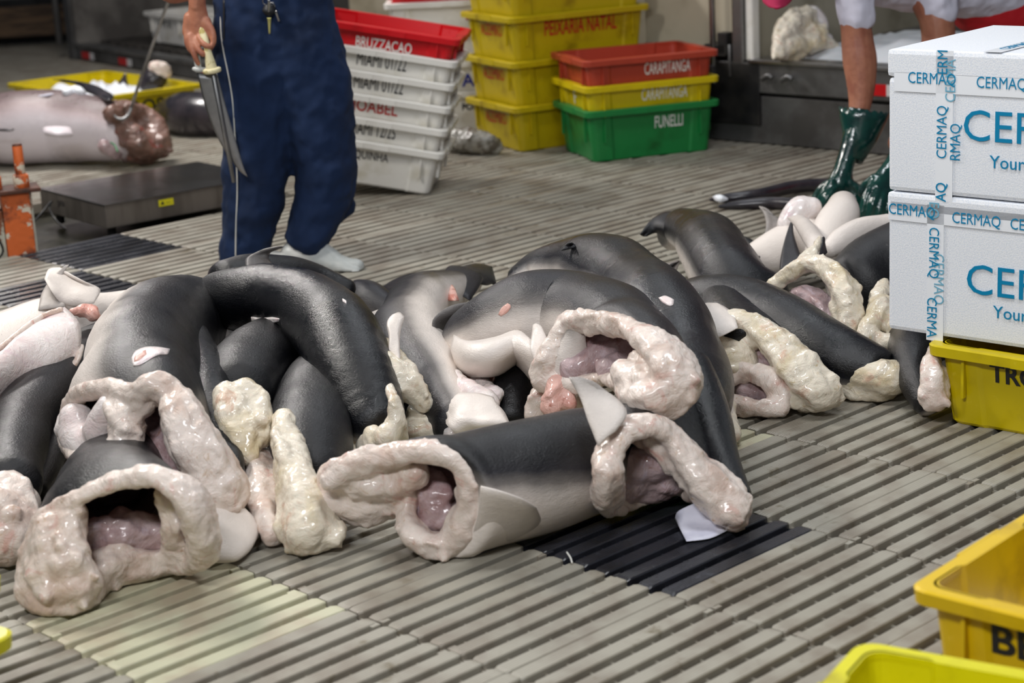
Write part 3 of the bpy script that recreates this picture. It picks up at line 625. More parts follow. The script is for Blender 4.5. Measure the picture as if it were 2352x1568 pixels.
R15 = [(1756, 690, .16, .016), (1772, 660, .2, .02), (1815, 625, .25, .024), (1865, 605, .28, .026), (1915, 632, .26, .034), (1945, 680, .21, .038), (1952, 740, .14, .034), (1945, 780, .09, .025), (1900, 775, .08, .018), (1850, 745, .09, .014), (1790, 715, .13, .011)]
# ---- big arched cut, bottom left
r = carcass(280, 1300, 'headless shark with wide arched opening at the heap\'s bottom left, white fin at its right')
skin('skin', [(430, 1010, .05, .07, .05), (340, 1050, .08, .11, .075), (262, 1098, .115, .145, .11), (250, 1150, .13, .165, .125)], (-.6, .3, .6), r, lo=.35, hi=1.0, rim=R1)
flesh('cut_flesh', [loopstrand(R1), [(115, 1210, .18, .04), (118, 1280, .12, .05), (125, 1335, .07, .055), (180, 1345, .06, .048)], [(160, 1180, .2, .04), (150, 1280, .12, .05), (200, 1340, .06, .04)],
    [(200, 1330, .04, .035), (250, 1300, .05, .05), (330, 1300, .035, .04), (420, 1290, .03, .025)], [(372, 1130, .23, .02), (378, 1175, .18, .013), (380, 1210, .15, .007)], [(410, 1150, .2, .03), (400, 1220, .13, .03), (395, 1270, .06, .028)]], r, 'flesh')
flesh('cavity_flesh', [[(200, 1250, .09, .04), (260, 1225, .11, .05), (340, 1225, .1, .04), (400, 1240, .08, .03)], [(230, 1270, .06, .035), (262, 1255, .07, .045), (275, 1290, .04, .03)]], r, 'cavity')
sheet('pectoral_fin', [[(478, 1170, .12), (520, 1160, .11), (560, 1165, .09)], [(485, 1215, .09), (545, 1205, .07), (592, 1200, .05)], [(488, 1262, .05), (545, 1270, .03), (590, 1235, .03)], [(490, 1292, .02), (530, 1290, .015), (565, 1268, .015)]], .008, 'skin', r, .95)
# ---- two-legged cut with wound, left
r = carcass(340, 1080, 'pale-bellied headless shark with an oval side wound and two flesh stumps hanging down')
sk = skin('skin', [(560, 800, .12, .10, .10), (500, 745, .17, .125, .11), (420, 742, .22, .15, .135), (360, 790, .25, .17, .155), (338, 860, .25, .185, .16), (335, 905, .24, .19, .15)], [(1, .4, .5), (1, .3, .7), (1, 0, .55), (1, -.2, .3), (1, -.3, .3), (1, -.3, .2)], r, lo=.28, hi=.74, n=36, rim=R2)
skin('skin_edge', [(410, 800, .25, .08, .10), (438, 880, .23, .068, .10), (466, 965, .19, .058, .085), (502, 1050, .14, .045, .065), (528, 1110, .1, .028, .04)], (1, 0, .3), r, 'skin_wet', lo=.5, hi=1.1, open_end=False, lining=False)
flesh('cut_flesh', [loopstrand(R2), [(158, 935, .26, .022), (185, 905, .31, .024), (250, 893, .345, .024), (310, 905, .35, .026), (350, 884, .375, .03), (395, 905, .35, .036), (425, 965, .3, .044), (455, 1030, .24, .05), (490, 1095, .17, .055), (505, 1140, .12, .058)],
    [(265, 905, .33, .028), (285, 960, .29, .04), (290, 1020, .23, .045), (285, 1070, .18, .035), (268, 1098, .15, .022)], [(400, 930, .32, .035), (410, 1000, .26, .035), (440, 1070, .19, .035), (470, 1120, .13, .03)], [(300, 905, .34, .03), (330, 930, .32, .03), (350, 900, .35, .02)], [(480, 1120, .13, .05), (530, 1120, .12, .04)]], r, 'flesh')
flesh('belly_lobe', [[(175, 960, .25, .045), (185, 1000, .21, .055), (225, 1040, .18, .052), (262, 1070, .16, .035)], [(150, 960, .24, .02), (150, 985, .22, .03)], [(250, 930, .31, .03), (230, 990, .24, .045)]], r, 'membrane', d1=.006, d2=.002, d3=.001)
flesh('cavity_flesh', [[(350, 960, .24, .04), (370, 1020, .19, .045), (380, 1090, .13, .05)], [(330, 1040, .15, .04), (350, 1100, .1, .04)]], r, 'cavity')
fin('fin', (322, 722, .33), (386, 706, .33), (413, 640, .38), r, .3, .008, (14, 10))
patch('wound_rim', sk, [[(303, 822), (312, 806), (335, 797), (365, 797), (391, 801)], [(305, 832), (318, 822), (340, 814), (365, 810), (388, 810)], [(307, 840), (322, 838), (340, 828), (362, 816), (384, 814)]], 'membrane', r, .004)
patch('wound', sk, [[(308, 826), (320, 812), (340, 804)], [(309, 834), (322, 830), (342, 816)]], 'redflesh', r, .0065)
# ---- belly-up pale shark, upper left
r = carcass(120, 800, 'pale belly-up shark slit open at the far left, tail pointing right')
skin('skin', [(-160, 900, .12, .16, .12), (-40, 830, .15, .15, .12), (90, 765, .17, .12, .10), (200, 726, .16, .085, .075), (300, 704, .15, .06, .055), (400, 685, .14, .045, .042), (500, 668, .13, .038, .03)], (0, .5, -.8), r, lo=-.1, hi=.35, tmin=.25, open_end=False, lining=False)
sheet('belly_wall', [[(-60, 860, .27), (20, 790, .30), (90, 735, .31), (148, 708, .31)], [(-60, 890, .24), (30, 830, .26), (110, 775, .28), (176, 735, .29)], [(-60, 925, .19), (30, 875, .2), (120, 830, .22), (186, 772, .25)], [(-60, 975, .13), (20, 915, .14), (110, 868, .16), (180, 820, .2)]], .012, 'membrane', r, ruffle=.006)
flesh('slit_edge', [[(-60, 975, .13, .014), (10, 930, .14, .013), (60, 893, .15, .012), (120, 868, .165, .011), (170, 838, .19, .01), (187, 795, .22, .009)], [(-60, 850, .27, .012), (30, 775, .3, .01), (90, 730, .315, .01), (140, 710, .32, .01)]], r, 'flesh', vox=.005, d1=.006, d2=.004, d3=.002)
flesh('slit_flesh', [[(100, 745, .27, .02), (130, 722, .29, .02)], [(165, 716, .28, .012), (200, 712, .27, .02), (214, 722, .26, .024)]], r, 'redflesh', vox=.005, d1=.006)
fin('pelvic_fin', (88, 712, .26), (150, 704, .26), (155, 608, .36), r, .72, .008, (-14, -4))
sheet('pelvic_fin', [[(102, 640, .34), (112, 618, .35), (138, 614, .35)], [(118, 668, .31), (160, 640, .32), (190, 645, .32)], [(140, 695, .27), (185, 672, .29), (230, 664, .29)], [(170, 705, .25), (200, 698, .26), (216, 696, .26)]], .005, 'skin', r, .9)
sheet('tail_fin', [[(400, 668, .15), (455, 655, .15)], [(410, 684, .15), (470, 682, .14)], [(420, 700, .12), (455, 704, .11)]], .006, 'skin', r, .85)
# ---- dark body at left edge
r = carcass(30, 1240, 'dark shark body against the left picture edge ending in a rounded pink stump')
skin('skin', [(330, 770, .10, .10, .09), (240, 815, .11, .11, .10), (140, 880, .12, .10, .10), (60, 950, .13, .09, .09), (28, 1030, .13, .085, .085), (22, 1110, .12, .085, .08)], [(.3, .3, 1)] * 6, r, 'skin', lo=.55, hi=1.2, open_end=False)
flesh('cut_flesh', [[(15, 1130, .13, .06), (20, 1190, .09, .075), (15, 1240, .06, .07)], [(50, 1150, .11, .045), (50, 1220, .06, .045)]], r, 'flesh', d1=.01)
# ---- dark second body under the belly-up shark
r = carcass(90, 1120, 'dark slim shark body between the left edge stump and the big arched opening')
skin('skin', [(250, 880, .07, .06, .055), (180, 960, .07, .055, .05), (125, 1030, .06, .05, .045), (100, 1090, .05, .04, .035), (85, 1130, .04, .03, .03)], (.2, 0, 1), r, lo=.6, hi=1.3, open_end=False, lining=False)
# ---- big curved dark body
r = carcass(700, 780, 'large dark shark bent like a hook over the others, before the standing worker')
sk = skin('skin', [(512, 690, .26, .09, .10), (560, 684, .285, .10, .115), (640, 690, .29, .105, .12), (715, 716, .29, .11, .12), (775, 775, .27, .115, .115), (815, 850, .22, .105, .1), (842, 920, .165, .09, .085), (862, 975, .12, .075, .07)], [(0, -.9, .5)] * 4 + [(.3, -.6, .7), (.4, -.4, .8), (.4, -.2, .9), (.4, 0, .9)], r, 'skin_wet', lo=.45, hi=1.05, wr=.005, n=36, wrinkle=.0012, open_end=False)
skin('tail_stock', [(520, 655, .27, .085, .08), (575, 640, .27, .085, .08), (640, 640, .25, .07, .07), (720, 645, .22, .05, .05), (800, 668, .18, .03, .03)], (0, -1, .1), r, 'skin', lo=.3, hi=.95, open_end=False, lining=False)
fin('fin', (566, 618, .345), (640, 622, .33), (648, 566, .40), r, .42, .009, (-30, -6))
sheet('tail_fin', [[(650, 628, .25), (700, 630, .24), (740, 640, .23)], [(700, 640, .24), (745, 650, .22), (800, 668, .2)], [(730, 652, .22), (790, 680, .19), (850, 712, .15)]], .007, 'skin', r, .1)
sheet('cut_fin_base', [[(640, 627, .29), (682, 626, .285)], [(650, 640, .29), (700, 642, .28)]], .008, 'membrane', r)
flesh('cut_flesh', [[(893, 885, .25, .010), (903, 925, .22, .018), (908, 970, .17, .026), (885, 1008, .13, .034), (845, 1022, .1, .03)], [(860, 1000, .13, .03), (845, 1020, .1, .03)], [(918, 975, .15, .026), (925, 1010, .1, .02)]], r, 'flesh_cream')
patch('skin_scrap', sk, [[(577, 728), (600, 730), (625, 728), (642, 732)], [(580, 746), (602, 740), (625, 742), (640, 738)]], 'membrane', r, .005)
patch('skin_scrap', sk, [[(786, 686), (797, 692)], [(788, 692), (796, 697)]], 'membrane', r, .004)
# ---- dark body with a round cut, under the hook
r = carcass(560, 1040, 'dark shark with a blunt pink cut face, tucked under the hooked body left of centre')
skin('skin', [(770, 780, .10, .10, .09), (690, 795, .15, .115, .10), (610, 815, .18, .12, .11), (560, 860, .2, .11, .10), (550, 900, .2, .095, .09)], [(0, 0, 1), (0, 0, 1), (0, -.2, 1), (.2, -.4, .8), (.4, -.5, .6)], r, 'skin', lo=.5, hi=1.15, n=34, open_end=False)
flesh('cut_flesh', [[(520, 900, .26, .035), (530, 950, .22, .045), (552, 1010, .17, .045), (566, 1045, .14, .03)], [(556, 895, .26, .035), (585, 940, .22, .04), (600, 1000, .17, .035)], [(540, 920, .24, .045), (575, 990, .18, .05)]], r, 'flesh_cream')
# ---- dark body with long flesh stalk
r = carcass(700, 1230, 'dark shark with a long pale flesh stalk, left of the foreground grey trunk')
skin('skin', [(790, 830, .09, .09, .09), (745, 880, .13, .105, .10), (715, 950, .14, .105, .10), (712, 1030, .12, .10, .09), (722, 1090, .09, .08, .07)], (.5, 0, .8), r, 'skin', lo=.55, hi=1.2, open_end=False)
flesh('cut_flesh', [[(652, 965, .2, .03), (660, 1020, .175, .042), (680, 1090, .14, .048), (700, 1160, .1, .052), (705, 1215, .06, .058)], [(640, 1000, .17, .02), (655, 1060, .14, .03), (668, 1130, .11, .035), (680, 1220, .05, .045)], [(740, 1200, .06, .04), (765, 1235, .035, .028), (760, 1245, .03, .02)], [(690, 1235, .04, .04), (740, 1235, .035, .035)]], r, 'flesh_cream')
flesh('belly_flap', [[(625, 1010, .12, .03), (596, 1070, .1, .032), (598, 1140, .07, .036), (615, 1200, .045, .036), (625, 1230, .03, .025)], [(620, 1080, .08, .045), (630, 1170, .05, .04)]], r, 'flesh')
# ---- centre grey shark
r = carcass(960, 900, 'grey shark mid-heap with a curled fin and a cut lump with upright white fin')
sk = skin('skin', [(1080, 650, .10, .055, .05), (1020, 672, .13, .08, .075), (955, 705, .15, .105, .10), (935, 775, .15, .11, .11), (965, 850, .13, .11, .11), (1005, 920, .1, .10, .09), (1040, 975, .07, .08, .07)], [(-.6, .2, .7), (-.6, .2, .8), (-.8, 0, .7), (-1, -.1, .3), (-1, -.2, .2), (-1, -.2, .2), (-1, -.2, .2)], r, 'skin', lo=.0, hi=.72, tmin=.12, n=32, open_end=False)
flesh('cut_flesh', [[(838, 838, .22, .032), (868, 828, .235, .036), (905, 858, .21, .042), (940, 893, .17, .04), (972, 925, .13, .028)], [(850, 850, .2, .03), (880, 880, .17, .03), (915, 905, .14, .03)], [(880, 790, .26, .02), (905, 815, .24, .02), (945, 860, .21, .018), (978, 905, .16, .014)], [(832, 850, .21, .012), (815, 838, .22, .005)]], r, 'flesh_cream')
sheet('upright_fin', [[(893, 808, .26, 1.2), (908, 826, .245), (922, 846, .23)], [(893, 775, .29, 1.3), (906, 780, .285), (918, 796, .27)], [(889, 745, .31, 1.3), (904, 748, .31), (920, 760, .3)], [(905, 722, .33), (918, 718, .335), (930, 728, .325)]], .010, 'skin', r, .9)
sheet('curled_fin', [[(1000, 775, .2), (1008, 765, .2), (1022, 758, .2)], [(995, 735, .25), (1012, 742, .23), (1030, 750, .21)], [(1030, 704, .28), (1040, 718, .26), (1050, 732, .22)], [(1075, 694, .28), (1082, 706, .26), (1088, 716, .23)], [(1110, 700, .26), (1108, 704, .25), (1104, 710, .24)]], .008, 'skin', r, .5)
sheet('tail_fin', [[(1012, 640, .17), (1030, 612, .18), (1060, 612, .17)], [(1040, 665, .15), (1065, 635, .16), (1100, 625, .15)], [(1080, 690, .12), (1100, 660, .13), (1110, 640, .13)]], .007, 'skin', r, .3)
sheet('tail_lobe', [[(1060, 612, .15), (1095, 605, .13), (1130, 612, .1)], [(1080, 632, .14), (1112, 630, .12), (1140, 652, .08)], [(1095, 650, .12), (1118, 655, .1), (1135, 650, .08)]], .006, 'skin', r, .25)
sheet('slashed_fin', [[(1012, 636, .185), (1014, 660, .18), (1030, 690, .17)], [(1020, 642, .19), (1036, 662, .185), (1044, 690, .175)], [(1028, 650, .185), (1045, 670, .18), (1054, 690, .17)]], .008, 'redflesh', r)
sheet('folded_skin', [[(1022, 905, .14), (1060, 905, .15), (1110, 915, .15), (1140, 925, .14)], [(1018, 940, .12), (1060, 935, .14), (1110, 940, .14), (1165, 955, .12)], [(1030, 985, .1), (1070, 972, .12), (1120, 968, .12), (1172, 972, .11)], [(1050, 1000, .08), (1080, 990, .09), (1130, 985, .1), (1175, 980, .1)]], .007, 'skin', r, .93, ruffle=.03)
flesh('folded_flesh', [[(1045, 870, .15, .025), (1080, 900, .14, .03), (1120, 930, .12, .03)], [(1100, 880, .12, .03), (1130, 910, .12, .03)]], r, 'membrane')
# ---- grey hump with white lower band and big arched cut
r = carcass(1300, 880, 'grey humped shark with white belly fold, small wound and great arched cut')
sk = skin('skin', [(1046, 800, .16, .05, .055), (1085, 778, .2, .085, .09), (1150, 755, .24, .12, .12), (1230, 735, .265, .145, .14), (1320, 735, .27, .15, .14), (1390, 750, .285, .145, .13), (1440, 780, .30, .125, .11)], [(0, .5, .9)] * 3 + [(0, .5, 1)] * 2 + [(.3, .4, 1), (.5, .3, 1)], r, 'skin', lo=.26, hi=.66, tmin=.3, n=40, tonefn=lambda t, u, th, v: t * .92 - .17 * smooth(.45, .8, u) * (1 - t), rim=R9)
sheet('belly_fold', [[(1046, 772, .235), (1090, 785, .25), (1140, 775, .26), (1190, 762, .27), (1225, 782, .27)], [(1040, 800, .215), (1085, 815, .235), (1135, 808, .25), (1188, 790, .26), (1232, 820, .25)], [(1050, 836, .17), (1090, 848, .18), (1140, 842, .19), (1190, 820, .2), (1236, 868, .18)], [(1072, 846, .14), (1100, 856, .14), (1145, 850, .14), (1190, 835, .15), (1230, 880, .14)]], .018, 'skin', r, 1.0, ruffle=.006)
flesh('exposed_gut', [[(1070, 850, .13, .02), (1100, 862, .12, .024), (1140, 850, .13, .018)], [(1085, 848, .135, .012), (1110, 870, .115, .012), (1140, 862, .12, .01)]], r, 'redflesh', d1=.008, d2=.002)
flesh('cut_flesh', [loopstrand(R9), [(1248, 872, .2, .034), (1258, 832, .25, .034), (1280, 785, .3, .032), (1310, 745, .345, .03), (1370, 738, .375, .03), (1440, 752, .40, .032)],
    [(1432, 858, .31, .035), (1470, 880, .30, .052), (1512, 900, .29, .058), (1540, 900, .28, .05)], [(1470, 830, .33, .03), (1510, 850, .32, .045), (1540, 890, .30, .04)], [(1248, 872, .2, .03), (1290, 880, .2, .025), (1340, 882, .2, .024), (1385, 868, .22, .018)], [(1292, 742, .345, .022), (1310, 730, .355, .02)]], r, 'flesh')
flesh('cavity_flesh', [[(1310, 850, .23, .04), (1350, 830, .25, .04), (1390, 810, .27, .035), (1440, 800, .28, .03)], [(1330, 800, .28, .035), (1380, 780, .29, .03), (1450, 780, .29, .03)], [(1400, 850, .24, .04), (1440, 830, .25, .04)]], r, 'cavity')
sheet('leaf_fin', [[(1232, 838, .24), (1246, 836, .24), (1262, 826, .25)], [(1218, 800, .28), (1240, 796, .28), (1262, 790, .28)], [(1222, 765, .3), (1238, 764, .305), (1252, 768, .3)], [(1226, 745, .315), (1232, 743, .32), (1240, 747, .315)]], .007, 'skin', r, .95)
flesh('hanging_flesh', [[(1280, 880, .2, .03), (1275, 910, .17, .03), (1268, 940, .14, .026)], [(1300, 890, .19, .02), (1310, 930, .15, .02)]], r, 'redflesh', d1=.008)
patch('wound', sk, [[(1144, 722), (1152, 706), (1166, 696)], [(1148, 724), (1160, 712), (1172, 700)], [(1150, 726), (1164, 718), (1173, 706)]], 'redflesh', r, .004)
# ---- long black body behind and to the right of it, foreground legs cut
r = carcass(1540, 1100, 'long dark shark ending in a two-legged fleshy arch above the black floor tile')
sk = skin('skin', [(1205, 660, .17, .08, .08), (1260, 632, .21, .10, .10), (1340, 622, .245, .118, .118), (1420, 645, .265, .125, .125), (1490, 700, .27, .12, .12), (1545, 780, .24, .11, .12), (1572, 860, .2, .11, .12), (1560, 925, .17, .125, .125), (1520, 975, .15, .14, .12)], [(.4, 1, .5), (.3, 1, .5), (.3, .9, .7), (.5, .6, .8), (.9, .2, .6), (1, -.2, .3), (1, -.3, .2), (1, -.3, .1), (1, -.3, .1)], r, 'skin_wet', lo=.38, hi=.9, n=40, wr=.005, rim=R10)
skin('skin_edge', [(1575, 850, .25, .06, .07), (1610, 950, .18, .065, .07), (1645, 1040, .12, .06, .06), (1690, 1130, .07, .045, .05), (1700, 1150, .06, .03, .04)], (1, 0, .3), r, 'skin_wet', lo=.6, hi=1.2, open_end=False, lining=False)
flesh('cut_flesh', [loopstrand(R10), [(1395, 1080, .18, .04), (1400, 1140, .09, .035)], [(1610, 1095, .12, .048), (1655, 1140, .075, .05), (1690, 1165, .05, .045)], [(1450, 985, .21, .03), (1500, 995, .21, .04), (1560, 1060, .15, .035)], [(1620, 1120, .08, .04), (1670, 1170, .045, .04), (1700, 1160, .05, .03)]], r, 'flesh')
flesh('cavity_flesh', [[(1440, 1130, .06, .035), (1490, 1100, .08, .045), (1545, 1100, .08, .035)], [(1450, 1070, .12, .05), (1510, 1060, .13, .05)], [(1430, 1150, .035, .02), (1500, 1140, .04, .02)]], r, 'cavity')
sheet('pectoral_fin', [[(1374, 1025, .24), (1392, 1005, .26), (1415, 990, .27)], [(1350, 965, .29), (1388, 950, .3), (1440, 948, .3)], [(1332, 912, .33), (1368, 900, .335), (1412, 912, .32)], [(1306, 866, .37), (1330, 866, .37), (1360, 876, .36)]], .008, 'skin', r, (.95, .7))
patch('skin_scrap', sk, [[(1512, 684), (1528, 679), (1548, 688)], [(1518, 692), (1532, 692), (1547, 696)], [(1530, 700), (1538, 702), (1545, 700)]], 'membrane', r, .005)
fin('fin', (1290, 575, .345), (1325, 568, .35), (1310, 558, .37), r, .2, .006, (0, -3), 'skin')
sheet('side_fin', [[(1268, 634, .31), (1300, 626, .325), (1340, 632, .33)], [(1272, 640, .3), (1305, 638, .31), (1355, 646, .32)]], .006, 'skin', r, .3)
# ---- foreground straight grey body
r = carcass(1060, 1230, 'straight grey-to-white trunk in the foreground, round opening and flesh stalk pointing left')
skin('skin', [(1372, 1040, .11, .10, .11), (1345, 1056, .12, .138, .13), (1300, 1072, .127, .146, .136), (1220, 1096, .13, .15, .14), (1120, 1120, .13, .15, .14), (1065, 1135, .13, .15, .14)], (0, .55, .9), r, 'skin', lo=.34, hi=.82, n=40, wr=.0015, tmin=.03, tonefn=lambda t, u, th, v: t, rim=R11)
flesh('cut_flesh', [loopstrand(R11), [(1020, 1262, .02, .03), (1055, 1225, .06, .034), (1078, 1170, .12, .032), (1078, 1110, .185, .03), (1050, 1062, .235, .028), (1000, 1040, .255, .025), (930, 1040, .25, .025), (860, 1055, .23, .028), (790, 1080, .2, .03), (760, 1100, .18, .03)],
    [(765, 1100, .15, .045), (830, 1100, .16, .05), (900, 1095, .17, .045), (960, 1085, .19, .035)], [(770, 1140, .11, .045), (840, 1150, .1, .05), (905, 1140, .11, .045), (940, 1130, .13, .035)], [(775, 1172, .06, .03), (800, 1185, .05, .02)],
    [(948, 1140, .12, .02), (932, 1185, .08, .026), (948, 1225, .05, .03), (985, 1255, .03, .03), (1015, 1262, .02, .026)], [(1000, 1245, .03, .03), (1018, 1270, .01, .014), (1018, 1285, .008, .008)], [(1040, 1230, .05, .03), (1060, 1180, .1, .03)]], r, 'flesh')
flesh('cavity_flesh', [[(985, 1110, .14, .04), (1010, 1150, .11, .045), (1000, 1190, .07, .04)], [(970, 1170, .08, .035), (985, 1205, .05, .03)]], r, 'cavity', d1=.008, d2=.003)
sheet('pectoral_fin', [[(1104, 1116, .21), (1098, 1180, .13), (1080, 1245, .04)], [(1150, 1128, .2), (1150, 1190, .11), (1120, 1250, .025)], [(1200, 1146, .175), (1205, 1195, .095), (1175, 1240, .025)], [(1232, 1165, .14), (1242, 1190, .09), (1235, 1205, .06)]], .008, 'skin', r, (.95, .78))
# ---- upright dark oval body in the gap
r = carcass(1180, 930, 'small glossy black body end showing in the gap below the grey hump')
skin('skin', [(1175, 960, .05, .06, .05), (1180, 900, .1, .065, .06), (1175, 850, .14, .04, .04)], (0, -.5, 1), r, 'skin_wet', lo=.8, hi=1.6, open_end=False, lining=False)
# ---- back body with hooked fin
r = carcass(1650, 640, 'dark shark rising at the back of the heap with a hooked fin pointing left')
skin('skin', [(1545, 540, .17, .06, .06), (1580, 525, .22, .085, .08), (1630, 560, .225, .11, .10), (1665, 620, .2, .12, .11), (1700, 670, .16, .12, .11), (1760, 700, .12, .10, .10)], [(-.3, .2, 1), (0, 0, 1), (.5, -.3, 1), (.7, -.4, .8), (.7, -.3, .8), (.5, -.2, .9)], r, 'skin_wet', lo=.45, hi=.85, n=34, open_end=False, lining=False)
sheet('hooked_fin', [[(1565, 486, .27), (1560, 520, .23), (1560, 570, .18)], [(1525, 488, .26), (1525, 520, .23), (1530, 550, .18)], [(1492, 508, .24), (1500, 524, .22), (1510, 535, .2)], [(1470, 538, .21), (1476, 542, .2), (1484, 542, .2)]], .008, 'skin', r, .1)
fin('fin', (1505, 630, .12), (1560, 600, .14), (1470, 640, .08), r, .3, .007)
fin('fin', (1500, 615, .1), (1545, 640, .1), (1560, 598, .14), r, .6, .006)
# ---- long dark body to the right with block cut
r = carcass(1960, 880, 'dark shark stretched to the right with a squared-off block of pale flesh at its end')
skin('skin', [(1540, 720, .10, .08, .09), (1620, 712, .14, .10, .11), (1720, 725, .15, .115, .115), (1820, 765, .14, .115, .11), (1920, 815, .11, .10, .09), (2010, 850, .08, .075, .065)], (.1, .3, 1), r, 'skin_wet', lo=.6, hi=1.1, n=34, open_end=False)
flesh('cut_flesh', [[(1870, 840, .08, .035), (1930, 848, .08, .045), (1995, 858, .08, .05), (2048, 868, .075, .052)], [(1885, 866, .045, .03), (1940, 886, .035, .036), (2010, 898, .03, .034), (2040, 890, .035, .035)]], r, 'flesh_cream', d1=.008)
# ---- arch with rounded fin
r = carcass(1780, 920, 'shark cut with a rounded white fin and a tan flesh leg leaning right')
skin('skin', [(1660, 690, .12, .09, .09), (1690, 740, .14, .12, .10), (1740, 800, .12, .14, .10), (1765, 840, .09, .14, .09)], (.5, .5, .8), r, 'skin_wet', lo=.4, hi=.9, rim=R14)
flesh('cut_flesh', [loopstrand(R14), [(1612, 770, .18, .02), (1650, 742, .215, .03), (1710, 742, .225, .035), (1765, 770, .2, .042), (1815, 820, .155, .046), (1858, 870, .105, .05), (1895, 908, .06, .046)], [(1690, 770, .19, .03), (1720, 790, .17, .03), (1738, 770, .18, .03)], [(1800, 850, .11, .04), (1830, 900, .06, .045), (1860, 920, .04, .035)]], r, 'flesh_cream')
flesh('belly_lobe', [[(1610, 785, .17, .035), (1650, 810, .15, .05), (1700, 825, .13, .05), (1730, 840, .1, .03)], [(1630, 830, .12, .035), (1690, 850, .09, .035)], [(1700, 800, .15, .04), (1735, 815, .13, .03)]], r, 'flesh_cream', d1=.01)
flesh('cavity_flesh', [[(1740, 820, .12, .05), (1770, 870, .07, .05)], [(1760, 800, .13, .04), (1790, 850, .09, .04)]], r, 'cavity')
sheet('rounded_fin', [[(1625, 785, .2), (1660, 770, .22), (1695, 752, .24)], [(1600, 765, .22), (1640, 740, .24), (1685, 722, .25)], [(1592, 730, .24), (1620, 715, .255), (1665, 705, .26)], [(1600, 705, .25), (1625, 696, .26), (1650, 698, .26)]], .008, 'skin', r, .93)
# ---- arch near the glove
r = carcass(1870, 720, 'shark cut open as a brown-rimmed arch left of the foam boxes, spiky fin above')
skin('skin', [(2170, 590, .18, .15, .14), (2090, 605, .19, .155, .145), (2020, 630, .17, .14, .135), (1965, 660, .15, .115, .115)], [(.8, .3, .9)] * 4, r, 'skin', lo=.5, hi=.95, n=34, open_end=False)
flesh('cut_flesh', [loopstrand(R15), [(1756, 690, .16, .018), (1772, 660, .2, .024), (1815, 625, .25, .026), (1865, 605, .28, .028), (1915, 632, .26, .036), (1945, 680, .21, .04), (1952, 740, .14, .036), (1950, 775, .1, .025)], [(1770, 680, .17, .015), (1785, 700, .15, .012)], [(1850, 600, .28, .025), (1872, 570, .31, .014), (1884, 545, .33, .006)], [(1930, 700, .18, .03), (1940, 760, .11, .025)]], r, 'flesh_cream')
flesh('cavity_flesh', [[(1800, 710, .12, .03), (1850, 690, .16, .045), (1900, 720, .13, .045), (1920, 760, .09, .03)]], r, 'cavity')
sheet('dark_fin', [[(1880, 600, .28), (1900, 580, .28)], [(1884, 570, .3), (1894, 560, .3)], [(1888, 545, .32), (1892, 543, .32)]], .006, 'skin', r, .25)
# ---- small cut
r = carcass(1740, 930, 'small low shark cut with a dark hollow, in front of the tan flesh leg')
flesh('cut_flesh', [[(1672, 880, .075, .02), (1705, 855, .105, .025), (1748, 858, .11, .028), (1785, 885, .085, .032), (1800, 920, .045, .03)], [(1680, 925, .03, .026), (1730, 940, .025, .026), (1790, 932, .035, .03)], [(1668, 885, .06, .012), (1660, 900, .05, .01)]], r, 'flesh')
flesh('cavity_flesh', [[(1710, 895, .05, .03), (1760, 905, .04, .03)]], r, 'cavity')
r = carcass(1650, 980, 'narrow grey-white belly strip and flesh wedged right of the long dark body')
skin('skin', [(1580, 760, .16, .06, .07), (1610, 840, .13, .06, .07), (1635, 910, .09, .05, .055), (1650, 960, .05, .04, .04)], (-1, 0, .2), r, 'skin', lo=-.1, hi=.6, open_end=False, lining=False)
flesh('cut_flesh', [[(1640, 870, .1, .02), (1655, 920, .07, .03), (1665, 975, .035, .035), (1680, 1000, .03, .03)], [(1620, 800, .14, .02), (1635, 850, .12, .02)]], r, 'flesh_cream')
# ---- right side under the foam boxes
r = carcass(2000, 780, 'upright torn flesh flap just left of the lower foam box')
flesh('cut_flesh', [[(2030, 650, .22, .02), (2020, 680, .2, .028), (2015, 720, .17, .03), (1995, 755, .14, .03), (1985, 775, .12, .028)], [(1990, 770, .12, .026), (2040, 785, .11, .026), (2100, 792, .1, .024), (2150, 795, .09, .02)], [(2040, 700, .18, .03), (2050, 750, .14, .03)]], r, 'flesh_cream')
skin('skin', [(2200, 700, .15, .1, .1), (2120, 720, .15, .1, .1), (2060, 740, .13, .08, .08)], (.5, .3, 1), r, 'skin', lo=.5, hi=1, open_end=False)
r = carcass(2140, 930, 'dark shark with a drop-shaped flesh end touching the yellow crate under the foam boxes')
skin('skin', [(2085, 770, .10, .06, .06), (2100, 830, .10, .065, .065), (2118, 885, .07, .055, .055), (2130, 925, .045, .04, .04)], (-.3, .2, 1), r, 'skin', lo=.55, hi=1.1, open_end=False)
flesh('cut_flesh', [[(2148, 785, .20, .012), (2140, 830, .17, .024), (2140, 875, .13, .032), (2146, 918, .08, .036)], [(2158, 860, .13, .028), (2160, 910, .08, .03)]], r, 'flesh', d1=.01)
# ---- pale sharks being handled
r = carcass(1790, 620, 'pale belly-up shark with a curved grey fin at the far right back of the heap')
skin('skin', [(1690, 622, .06, .035, .03), (1740, 598, .09, .065, .06), (1800, 575, .12, .09, .085), (1870, 560, .14, .1, .09)], (0, .3, -1), r, lo=-.1, hi=.4, tmin=.4, open_end=False, lining=False)
sheet('curved_fin', [[(1752, 552, .16), (1775, 545, .17), (1805, 530, .18)], [(1760, 520, .2), (1775, 512, .2), (1795, 508, .2)], [(1755, 492, .22), (1764, 490, .22), (1774, 492, .22)], [(1743, 474, .24), (1748, 474, .24), (1754, 477, .24)]], .008, 'skin', r, .62)
fin('dark_fin', (1790, 640, .12), (1845, 600, .16), (1818, 510, .24), r, .22, .01, (-6, 0))
fin('dark_fin', (1700, 622, .1), (1725, 640, .09), (1745, 588, .15), r, .25, .008, (0, 4))
